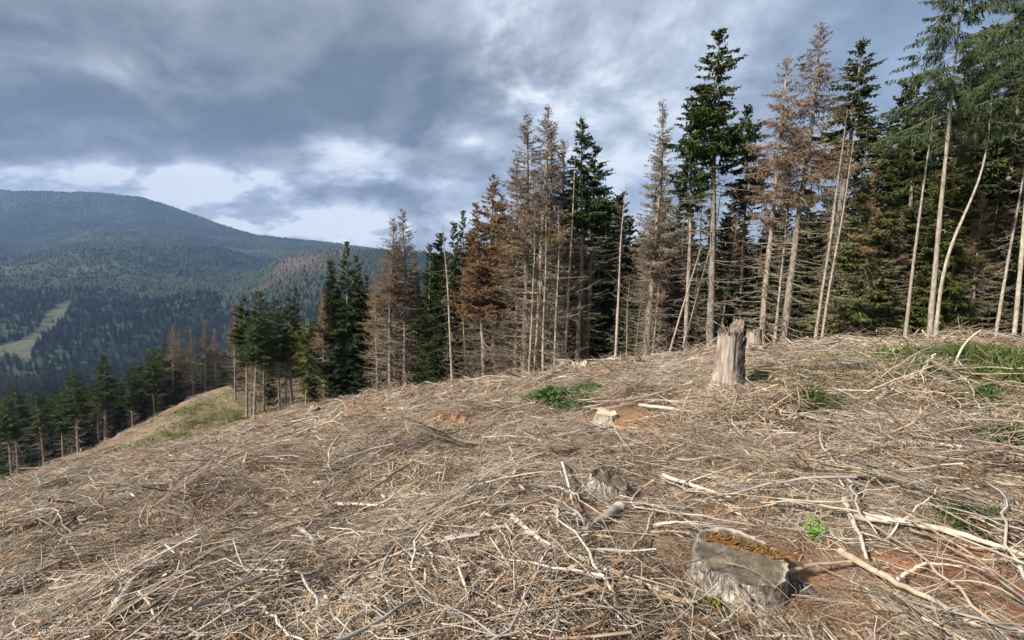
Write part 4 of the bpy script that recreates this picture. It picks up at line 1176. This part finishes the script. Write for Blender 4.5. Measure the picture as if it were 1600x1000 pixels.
# the tall broken stump and the others
p = hit(1135, 603)
dd = float(np.dot(p - [0, 0, EYE], fwd))
tall = make_stump((p[0], p[1], p[2] - .03), 18 / F * dd, 88 / F * dd, 52, M['grey_stump'], M['cut_wood'], 'tall broken grey stump standing on the crest', jag=.04, step=(.2, .8, .15), flare=.42, lobes=4, roots=3, bowl=.06, fur_amp=.085)
sl_ = MB(); th_ = np.linspace(-1.45, .55, 16); zz_ = np.linspace(0, 1, 9); rt = 18 / F * dd; ht_ = 88 / F * dd; gg = np.random.default_rng(5)
TH_, ZZ_ = np.meshgrid(th_, zz_, indexing='ij')
hh_ = (ht_ * (.72 + .22 * gg.random(16)))[:, None]
RR_ = rt * (1.10 + .42 * np.exp(-ZZ_ * hh_ / .2) + .07 * gg.standard_normal((16, 9)))
sl_.add(np.stack([RR_ * np.cos(TH_), RR_ * np.sin(TH_), ZZ_ * hh_ - .02], -1), grid_faces(16, 9), 0)  # added dark slab: paints in the shade on the tall stump's right side
o = sl_.obj('shade_bark_slab', M['dark_bark'], tall); o['label'] = 'dark bark slab standing in for shade on the right side'
so_m = o.modifiers.new('thick', 'SOLIDIFY'); so_m.thickness = .02
p2 = hit(1176, 552); dd = float(np.dot(p2 - [0, 0, EYE], fwd))
make_stump((p2[0], p2[1], p2[2]), 11 / F * dd, 34 / F * dd, 53, M['grey_stump'], M['cut_wood'], 'pale stump with spreading roots half hidden behind the tall stump', jag=.03, flare=.9, roots=5, bowl=.03)
for (px, py, rp, hp, sd, side, top, lab, kw) in [
        (711, 672, 17, 16, 61, 'red_wood', 'red_wood', 'small crumbling reddish stump in the middle of the clearing', dict(jag=.03, roots=3)),
        (947, 657, 16, 14, 62, 'grey_stump', 'raw_wood', 'small pale sawn stump near the dark green shrub', dict(jag=.008, roots=3)),
        (952, 768, 26, 22, 63, 'stump_bark', 'cut_wood', 'low stump half buried in brown litter, dark on one side', dict(jag=.01, roots=2, tilt=(-.35, -.1))),
        (556, 641, 13, 8, 64, 'red_wood', 'red_wood', 'low red-brown stump by the wood edge on the left', dict(jag=.03, roots=4)),
        (1412, 556, 16, 11, 65, 'raw_wood', 'raw_wood', 'pale low stump in the grass below the snapped trunk', dict(jag=.02, roots=2)),
        (490, 645, 12, 8, 66, 'dark_bark', 'grey_stump', 'dark low stump beside the slope clump', dict(jag=.03, roots=3)),
        (905, 572, 12, 9, 67, 'grey_stump', 'raw_wood', 'splintered grey stump on the skyline below the slim green-topped spruce', dict(jag=.06, roots=3)),
        (690, 622, 9, 9, 68, 'raw_wood', 'raw_wood', 'tiny pale stump below the rusty brown pair', dict(jag=.02, roots=1))]:
    p = hit(px, py); dd = float(np.dot(p - [0, 0, EYE], fwd))
    make_stump((p[0], p[1], p[2] - .02), rp / F * dd, hp / F * dd, sd, M[side], M[top], lab, **kw)

# ------------------------------------------------------------------ fallen branches one can pick out
def crspline(P_, n):
    P_ = np.asarray(P_, float)
    t = np.concatenate([[0], np.cumsum(np.linalg.norm(np.diff(P_, axis=0), axis=1))]); t /= t[-1]
    s = np.linspace(0, 1, n)
    out = np.stack([np.interp(s, t, P_[:, k]) for k in range(3)], -1)
    for _ in range(2):
        out[1:-1] = (out[:-2] + 2 * out[1:-1] + out[2:]) / 4
    return out
def fallen(pxs, wpx, mat, label, seed, lift=.03, twigs=6, taper=.45, ends=(0, 0), name='fallen_branch'):
    g = np.random.default_rng(seed)
    W3 = []
    for i, (a, b) in enumerate(pxs):
        p = hit(a, b); p[2] += lift + ends[0] * (1 - i / (len(pxs) - 1)) + ends[1] * i / (len(pxs) - 1); W3.append(p)
    P_ = crspline(W3, 16)
    dm = np.linalg.norm(P_.mean(0) - [0, 0, EYE])
    r_ = wpx / F * dm * (.38 if len(pxs) > 3 else .3)
    # never sink below the ground
    P_[:, 2] = np.maximum(P_[:, 2], ground_h(P_[:, 0], P_[:, 1]) + r_ * .6 + .015)
    c = P_[8].copy(); c[2] = gz(c[0], c[1])
    P_ = P_ - c
    P_ += g.normal(0, min(r_ * .25, .004 * np.linalg.norm(P_[-1] - P_[0])), P_.shape)
    R_ = r_ * np.linspace(1.15, taper, 16) * (1 + g.normal(0, .03, 16))
    mb = MB(); mb.tubes(P_[None], R_[None], 8, 0, cap=True)
    o = mb.obj(name, [mat])
    o.location = c
    tag(o, label, 'branch', 'fallen branches in the clearing')
    if twigs:
        tb = MB()
        side_twigs(g, tb, P_[None], R_[None], twigs, min(.3, r_ * 22), lambda n: np.zeros(n, int), up=.25)
        if tb.v:
            tb.obj('side_twig', [mat], o)['kind'] = 'stuff'
    return o
HB = [
 ([(800, 822), (850, 868), (900, 890), (960, 915), (1062, 958)], 11, 'twig_pale', 'long pale branch slanting down towards the big stump'),
 ([(967, 802), (935, 835), (900, 852), (860, 878), (800, 906)], 18, 'twig_grey', 'thick grey branch with sawn end pointing at the half-buried stump'),
 ([(800, 905), (740, 925), (680, 950), (600, 985), (550, 1004)], 12, 'twig_tan', 'long tan branch running out at the bottom edge below the dark log'),
 ([(700, 888), (668, 915), (640, 940), (600, 968), (560, 985)], 26, 'twig_brown', 'thick dark rotten bough near the bottom of the picture'),
 ([(1333, 823), (1410, 833), (1480, 848), (1540, 865), (1610, 893)], 11, 'twig_pale', 'long pale branch running to the right edge above the bare red soil'),
 ([(1310, 880), (1390, 928), (1450, 958), (1520, 1000)], 11, 'twig_tan', 'tan branch slanting to the bottom edge right of the big stump'),
 ([(1318, 795), (1330, 830), (1345, 862), (1350, 892)], 8, 'twig_pale', 'short upright-looking pale stick right of the green seedling'),
 ([(1035, 755), (1085, 773), (1142, 792)], 10, 'twig_pale', 'straight pale stick above the big stump'),
 ([(1310, 706), (1400, 702), (1470, 706), (1530, 716), (1585, 732)], 9, 'twig_pale', 'long bleached pole lying across the right side of the clearing'),
 ([(1000, 640), (1080, 652), (1140, 658), (1200, 648), (1270, 660), (1325, 690)], 6, 'twig_pale', 'long thin wavy branch below the tall stump'),
 ([(1362, 640), (1400, 608), (1450, 588)], 9, 'twig_pale', 'pale pole propped on the stick heap at the right'),
 ([(1425, 640), (1440, 625), (1462, 596)], 6, 'twig_pale', 'thin pale pole crossing the propped one on the stick heap'),
 ([(415, 852), (465, 832), (500, 820), (535, 808)], 15, 'twig_tan', 'stout brown branch lying left of the dark bough'),
 ([(468, 838), (485, 852), (502, 868)], 10, 'twig_pale', 'short pale peeled stick below the stout brown branch'),
 ([(185, 800), (245, 772), (315, 742)], 15, 'twig_brown', 'dark rotting log on the left slope'),
 ([(98, 838), (130, 820), (165, 798)], 12, 'twig_brown', 'shorter dark rotting log lower on the left slope'),
 ([(162, 1002), (195, 950), (215, 915), (238, 893)], 11, 'twig_pale', 'pale branch pointing up the slope at the lower left'),
 ([(172, 988), (230, 948), (290, 925), (372, 910)], 10, 'twig_tan', 'tan branch forking from the pale one at the lower left'),
 ([(878, 735), (888, 770), (897, 805), (905, 845)], 5, 'twig_pale', 'thin upright-looking pale stem left of the half-buried stump'),
 ([(743, 722), (758, 690), (772, 662)], 7, 'twig_tan', 'slanting stick right of the reddish stump'),
 ([(525, 799), (560, 800), (602, 803)], 8, 'twig_pale', 'short white stick above the stout brown branch'),
 ([(658, 838), (676, 841), (697, 845)], 10, 'twig_pale', 'white wood chip of finger length on brown litter'),
 ([(546, 868), (547, 888), (548, 908)], 7, 'twig_pale', 'short pale stick pointing straight up the slope'),
 ([(0, 955), (45, 918), (108, 884)], 9, 'twig_pale', 'pale branch at the left edge'),
 ([(3, 960), (10, 940), (22, 915)], 10, 'twig_grey', 'short grey stick at the left edge'),
 ([(1118, 1004), (1140, 985), (1166, 962)], 7, 'twig_pale', 'pale peeled stick at the bottom edge below the big stump'),
 ([(955, 905), (985, 880), (1008, 850), (1020, 812)], 7, 'twig_tan', 'curved tan branch left of the big stump'),
 ([(1020, 838), (1050, 832), (1090, 835)], 7, 'twig_pale', 'pale stick touching the left side of the big stump'),
 ([(1015, 848), (1050, 846), (1080, 850)], 6, 'twig_tan', 'tan stick touching the left side of the big stump'),
 ([(510, 735), (516, 750), (524, 766)], 6, 'twig_pale', 'small pale stick standing out on the left slope'),
 ([(488, 766), (520, 762), (560, 760)], 6, 'twig_pale', 'pale stick lying level below the small standing one'),
 ([(1290, 735), (1305, 752), (1316, 772)], 8, 'twig_pale', 'short pale stick in the middle of the right slope'),
 ([(1560, 745), (1500, 742), (1440, 750)], 6, 'twig_tan', 'thin tan branch below the bleached pole'),
 ([(1190, 700), (1260, 720), (1310, 745)], 5, 'twig_tan', 'thin tan stick between the green tuft and the seedling'),
 ([(600, 760), (660, 735), (720, 705), (760, 690)], 7, 'twig_tan', 'tan branch running up to the reddish stump'),
 ([(280, 850), (350, 815), (420, 780)], 7, 'twig_grey', 'grey branch lying along the left slope'),
 ([(0, 845), (60, 815), (110, 800)], 8, 'twig_grey', 'grey weathered pole low on the left edge slope'),
 ([(1200, 930), (1250, 905), (1320, 895), (1380, 902)], 7, 'twig_tan', 'tan branch at the right foot of the big stump'),
 ([(640, 905), (700, 880), (780, 850)], 6, 'twig_tan', 'thin branch above the dark bough'),
 ([(780, 935), (820, 960), (860, 1000)], 8, 'twig_pale', 'pale stick at the bottom edge below the thick grey branch'),
 ([(1400, 925), (1440, 900), (1500, 905)], 6, 'twig_pale', 'pale twig on the bare red soil'),
 ([(850, 600), (880, 592), (915, 598)], 5, 'twig_pale', 'pale stick on the crest above the dark green shrub'),
 ([(1085, 604), (1070, 610), (1050, 612)], 14, 'grey_stump', 'thick broken chunk of root beside the tall stump'),
 ([(760, 985), (820, 950), (880, 940), (960, 948)], 6, 'twig_tan', 'bent tan branch crossing the bottom middle'),
 ([(20, 1000), (60, 960), (130, 930)], 8, 'twig_tan', 'tan branch in the bottom left corner'),
 ([(1460, 1000), (1400, 960), (1370, 940)], 8, 'twig_brown', 'brown stick beside the tan slanting branch at the bottom'),
]
for i, (pl, wd, mt, lab) in enumerate(HB):
    fallen(pl, wd, M[mt], lab, 300 + i, lift=.07, twigs=5 if wd < 14 and mt != 'raw_wood' else 2)
# splintered white wood on the left slope
p = hit(378, 738); dd = float(np.dot(p - [0, 0, EYE], fwd))
for (dx, dy, ln, an, lab) in [(0, 0, .5, .25, 'upright splinter of white broken wood on the left slope'), (.06, .05, .38, -.3, 'shorter white splinter leaning on the upright one')]:
    mb = MB(); q = np.linspace(0, 1, 8)
    kk = dd / 10.0
    P_ = np.stack([np.sin(an) * ln * q * kk, .15 * ln * q * kk, ln * q * kk - .03], -1)
    mb.tubes(P_[None], (np.array([.05, .055, .05, .045, .04, .03, .02, .006]) * kk * 1.1)[None], 6, 0, cap=True)
    o = mb.obj('wood_splinter', M['raw_wood']); o.location = (p[0] + dx * kk * 3, p[1] + dy, p[2]); tag(o, lab, 'wood')

# loose branches: a few shapes, each copy its own thing
SH = []
for i in range(12):
    g = np.random.default_rng(700 + i)
    mb = MB(); L = np.array([1.0]); P_ = curvy(g, 1, L, 12, .28, .05)
    P_[..., 2] += .03
    R_ = (.0085 * g.uniform(.7, 1.3)) * np.linspace(1.2, .4, 12)[None] * (1 + g.normal(0, .05, (1, 12)))
    mb.tubes(P_, R_, 6, 0, cap=True)
    side_twigs(g, mb, P_, R_, [2, 6, 10][i % 3], .26, lambda n: np.zeros(n, int), up=.2)
    mt = ['twig_pale', 'twig_tan', 'twig_grey', 'twig_tan', 'twig_brown', 'twig_grey'][i % 6]
    SH.append((mb.mesh('fallen_branch', [M[mt]]), {'twig_pale': 'bleached', 'twig_tan': 'tan', 'twig_grey': 'grey', 'twig_brown': 'brown'}[mt]))
BLM = [(1150, 880, 'the big sawn stump'), (1135, 570, 'the tall broken stump'), (711, 668, 'the reddish stump'), (947, 652, 'the small pale stump'), (952, 755, 'the half-buried stump'), (1272, 840, 'the green seedling'), (1272, 638, 'the green grass tuft'),
       (885, 630, 'the dark green shrub patch'), (1470, 610, 'the stick heap'), (1450, 706, 'the bleached pole'), (1480, 850, 'the long pale branch at the right'), (1560, 930, 'the bare red soil'), (640, 940, 'the dark rotten bough'), (475, 828, 'the stout brown branch'),
       (250, 770, 'the dark log on the left slope'), (130, 818, 'the shorter dark log'), (200, 945, 'the pale branch at the lower left'), (375, 720, 'the white splinters'), (930, 900, 'the long pale slanting branch'), (880, 865, 'the thick grey branch'), (676, 841, 'the white wood chip'),
       (60, 910, 'the pale branch at the left edge'), (556, 641, 'the low red-brown stump'), (1200, 655, 'the thin wavy branch'), (1085, 773, 'the straight pale stick'), (350, 812, 'the grey branch on the left slope')]
seen_ = {}
def near_label(px, py):
    a = min(BLM, key=lambda m: (m[0] - px) ** 2 + (2 * (m[1] - py)) ** 2)
    dx, dy = px - a[0], 2 * (py - a[1])
    rel = ('right of' if dx > 0 else 'left of') if abs(dx) > abs(dy) else ('just below' if dy > 0 else 'just above')
    return rel + ' ' + a[2]
g = np.random.default_rng(88)
zones = [('in the near left corner', (0, 560), (800, 1000), 40), ('in the near middle', (560, 1050), (800, 1000), 40), ('in the near right, round the big stump', (1050, 1600), (780, 1000), 42), ('half way up the left slope', (150, 700), (680, 800), 40),
         ('in the middle of the clearing', (700, 1150), (630, 790), 45), ('on the right half of the clearing', (1150, 1600), (620, 780), 45), ('on the stick heap at the right', (1370, 1580), (590, 655), 30)]
for zn, xr, yr, n in zones:
    for i in range(n):
        px, py = g.uniform(*xr), g.uniform(*yr)
        p = hit(px, py)
        if np.hypot(p[0] - STUMP0[0], p[1] - STUMP0[1]) < .72:
            continue
        me, colr = SH[int(g.integers(len(SH))) if 'heap' not in zn else int(g.choice([0, 6, 1, 3, 7, 9]))]
        o = bpy.data.objects.new('fallen_branch', me); COL.objects.link(o)
        dd = np.linalg.norm(p - [0, 0, EYE])
        s_ = g.uniform(.35, 1.0) * (1 + .05 * dd)
        nn = Vector(normals(np.array([p[0]]), np.array([p[1]]), .3)[0])
        up_ = .0 if 'heap' not in zn else g.uniform(0, .22)
        o.location = (p[0], p[1], p[2] + .06 + up_)
        o.rotation_mode = 'QUATERNION'
        o.rotation_quaternion = Vector((0, 0, 1)).rotation_difference(nn) @ Quaternion((0, 0, 1), g.uniform(0, 6.28)) @ Quaternion((0, 1, 0), g.normal(0, .08 if 'heap' not in zn else .2))
        o.scale = (s_, s_, s_)
        lb = '%s %s loose branch %s' % ('long' if s_ > .95 else 'short' if s_ < .65 else 'middling', colr, near_label(px, py))
        tag(o, lb, 'branch', 'loose branches strewn over the clearing')

# heap of brushwood on the crest
p = hit(1285, 560); dd = float(np.dot(p - [0, 0, EYE], fwd))
hp = empty('brush_pile', p)
tag(hp, 'heap of brown brushwood on the crest right of the tall stump', 'brush pile')
g = np.random.default_rng(12)
mb = MB(); n = 420
P_ = curvy(g, n, g.uniform(.2, .9, n), 5, .4, .18)
a = g.uniform(0, 6.28, n); r = np.sqrt(g.random(n))
P_[..., 0] += (r * np.cos(a) * .75)[:, None]; P_[..., 1] += (r * np.sin(a) * .6)[:, None]; P_[..., 2] += (g.random(n) * .28 * (1 - r ** 2))[:, None]
mi = g.choice(5, n, p=[.2, .35, .2, .1, .15])
for k_ in range(5):
    mb.tubes(P_[mi == k_], np.broadcast_to(np.linspace(.006, .003, 5), (int((mi == k_).sum()), 5)), 3, k_)
o = mb.obj('twig_mass', LM, hp); o['kind'] = 'stuff'
for i in range(16):
    c = bpy.data.objects.new('stick', SH[i % 12][0]); COL.objects.link(c); c.parent = hp
    c.location = (g.normal(0, .4), g.normal(0, .3), g.uniform(.1, .3)); c.rotation_euler = (g.normal(0, .3), g.normal(-.2, .5), g.uniform(0, 6.28)); k_ = g.uniform(.4, .8); c.scale = (k_, k_, k_)
# two bits of pale wood sticking out of it
for (px, py, ln, lab) in [(1309, 548, .30, 'pale stub of wood sticking up from the brush heap')]:
    p = hit(px, py); mb = MB(); q = np.linspace(0, 1, 6)
    mb.tubes(np.stack([-.06 * q, 0 * q, ln * q - .03], -1)[None], np.array([[.03, .032, .03, .028, .025, .012]]), 7, 0, cap=True)
    o = mb.obj('wood_stub', M['raw_wood']); o.location = p; tag(o, lab, 'wood')

# ------------------------------------------------------------------ living plants
def blades(name, loc, rx, ry, n, h, wd, mat, seed, label, cat, lean=.45, kind=None, group=None):
    g = np.random.default_rng(seed)
    a = g.uniform(0, 6.28, n); r = np.sqrt(g.random(n)) * (1 + .35 * vnoise(a * 1.3, a * 0 + seed, seed))
    x = r * np.cos(a) * rx; y = r * np.sin(a) * ry
    z = ground_h(x + loc[0], y + loc[1]) - loc[2]
    z = z + .35 * h * np.clip(1 - r, 0, 1)
    D = g.normal(0, lean, (n, 3)); D[:, 2] = 1; D /= np.linalg.norm(D, axis=1, keepdims=True)
    L = h * g.uniform(.4, 1.15, n) * np.clip(1.25 - r * .75, .25, 1.2)
    mb = MB(); mb.kites(np.stack([x, y, z - .02], -1), D, L, wd * g.uniform(.6, 1.4, n), g.standard_normal((n, 3)), 0, bend=.3)
    o = mb.obj(name, mat); o.location = loc
    tag(o, label, cat, group, kind)
    return o
def plant(px, py, wpx, dpx, n, h, wd, mat, seed, name, label, cat, **kw):
    p = hit(px, py); dd = float(np.dot(p - [0, 0, EYE], fwd))
    return blades(name, tuple(p), wpx / F * dd, dpx / F * dd, n, h, wd, M[mat], seed, label, cat, **kw)
plant(885, 636, 72, 70, 4200, .40, .045, 'shrub_leaf', 1, 'low_shrub', 'wide dark green low shrub patch in the middle of the clearing', 'shrub', lean=.7)
plant(1272, 644, 40, 36, 1300, .34, .022, 'grass', 2, 'grass_tuft', 'green grass tuft right of the tall stump', 'grass tuft')
plant(1540, 636, 18, 16, 450, .26, .022, 'shrub_leaf', 3, 'grass_tuft', 'small dark green tuft beside the stick heap', 'grass tuft')
plant(1575, 696, 40, 30, 900, .2, .022, 'shrub_leaf', 4, 'low_shrub', 'dark green low growth at the right edge near the bleached pole', 'shrub', lean=.7)
plant(1530, 815, 70, 36, 1800, .13, .014, 'shrub_leaf', 5, 'low_shrub', 'dark green creeping growth above the red soil at the right', 'shrub', lean=1.1)
plant(1000, 575, 26, 30, 500, .32, .026, 'grass', 6, 'grass_tuft', 'green tuft on the crest left of the tall stump', 'grass tuft')
p = hit(1272, 842)
sd = empty('seedling', p); tag(sd, 'bright green leafy seedling right of the big stump', 'seedling')
g = np.random.default_rng(3)
for i in range(7):
    a = g.uniform(0, 6.28); q = np.linspace(0, 1, 5); L = g.uniform(.06, .12)
    C = np.stack([np.cos(a) * L * .7 * q, np.sin(a) * L * .7 * q, L * q - .01], -1)
    mb = MB(); mb.tubes(C[None], np.linspace(.003, .0015, 5)[None], 4, 0); mb.obj('stem', M['seedling_leaf'], sd)
    for s_ in (.35, .6, .8, 1.0, 1.0):
        b = g.uniform(0, 6.28); lb = MB()
        Dv = np.array([[math.cos(b), math.sin(b), g.uniform(-.1, .5)]]); Dv /= np.linalg.norm(Dv)
        lb.kites(C[min(4, int(s_ * 4))][None], Dv, np.array([g.uniform(.035, .06)]), np.array([.026]), np.array([[0, 0, 1.0]]) + g.normal(0, .2, (1, 3)), 0, bend=.25)
        lb.obj('leaf', M['seedling_leaf'], sd)
# curved bare sapling at the right
p = hit(1487, 582); dd = float(np.dot(p - [0, 0, EYE], fwd))
C = np.array([(0, 0), (4, -18), (9, -38), (20, -56), (36, -68)], float) / F * dd
C3 = crspline(np.stack([C[:, 0], 0 * C[:, 0], -C[:, 1]], -1), 14)
mb = MB(); mb.tubes(C3[None], np.linspace(.016, .007, 14)[None], 7, 0, cap=True)
o = mb.obj('bare_sapling', M['twig_pale']); o.location = p; tag(o, 'thin bare sapling bent over in front of the pale trunks', 'sapling')
# grass cover
def cover(name, lst, h, wd, mat, label, seed):
    g = np.random.default_rng(seed)
    Ps, Ds, Ls, Ws = [], [], [], []
    for (px, py, wpx, dm, n) in lst:
        p = hit(px, py); dd = float(np.dot(p - [0, 0, EYE], fwd))
        x = p[0] + g.normal(0, .5, n) * wpx / F * dd; y = p[1] + g.normal(0, .5, n) * dm
        k_ = (fbm(x * .9, y * .9, seed, 2) + g.uniform(-.2, .4, n)) > -.05
        x, y = x[k_], y[k_]; m = len(x)
        s_ = (.7 + .03 * dd)
        D = g.normal(0, .4, (m, 3)); D[:, 2] = 1; D /= np.linalg.norm(D, axis=1, keepdims=True)
        Ps.append(np.stack([x, y, ground_h(x, y) - .01], -1)); Ds.append(D); Ls.append(h * s_ * g.uniform(.4, 1.2, m)); Ws.append(wd * s_ * g.uniform(.6, 1.5, m))
    P_ = np.concatenate(Ps); m = len(P_)
    mb = MB(); mb.kites(P_, np.concatenate(Ds), np.concatenate(Ls), np.concatenate(Ws), g.standard_normal((m, 3)), 0, bend=.3)
    o = mb.obj(name, M[mat]); tag(o, label, 'grass', kind='stuff')
cover('grass', [(1490, 562, 150, 1.6, 9000), (1420, 556, 70, 1.2, 2500), (1590, 572, 50, 1.2, 2500)], .34, .020, 'grass', 'green grass strip along the crest under the pale trunks', 21)
cover('grass', [(1585, 570, 60, 1.0, 3500), (345, 655, 60, 8, 3000), (250, 688, 60, 5, 2200), (300, 640, 50, 6, 1500)], .24, .022, 'grass_bright', 'bright yellow-green grass at the right edge and on the far left slope', 22)
cover('grass', [(1200, 590, 90, 1.5, 2500), (60, 745, 90, 6, 2500), (150, 712, 70, 6, 1800), (400, 650, 70, 8, 2500), (1530, 640, 90, .6, 500)], .2, .016, 'grass', 'sparse green grass among the litter along the wood edge', 23)

# ------------------------------------------------------------------ haze over the valley
hz = MB()
B_ = [(-5300, -4400, -420), (5300, -4400, -420), (5300, 4400, -420), (-5300, 4400, -420), (-5300, -4400, 600), (5300, -4400, 600), (5300, 4400, 600), (-5300, 4400, 600)]
hz.add(B_, [(3, 2, 1, 0), (4, 5, 6, 7), (0, 1, 5, 4), (1, 2, 6, 5), (2, 3, 7, 6), (3, 0, 4, 7)], 0, False)
hm = bpy.data.materials.new('haze'); hm.use_nodes = True
ht = hm.node_tree; ht.nodes.clear(); k = NT(ht)
pv = k.n('ShaderNodeVolumePrincipled', {'Color': (0.29, 0.46, 0.82, 1), 'Density': 0.000115, 'Anisotropy': 0.0})
k.n('ShaderNodeOutputMaterial', {1: pv.outputs[0]})
o = hz.obj('haze', hm)
tag(o, 'thin blue haze hanging over the valley', 'haze', kind='stuff')
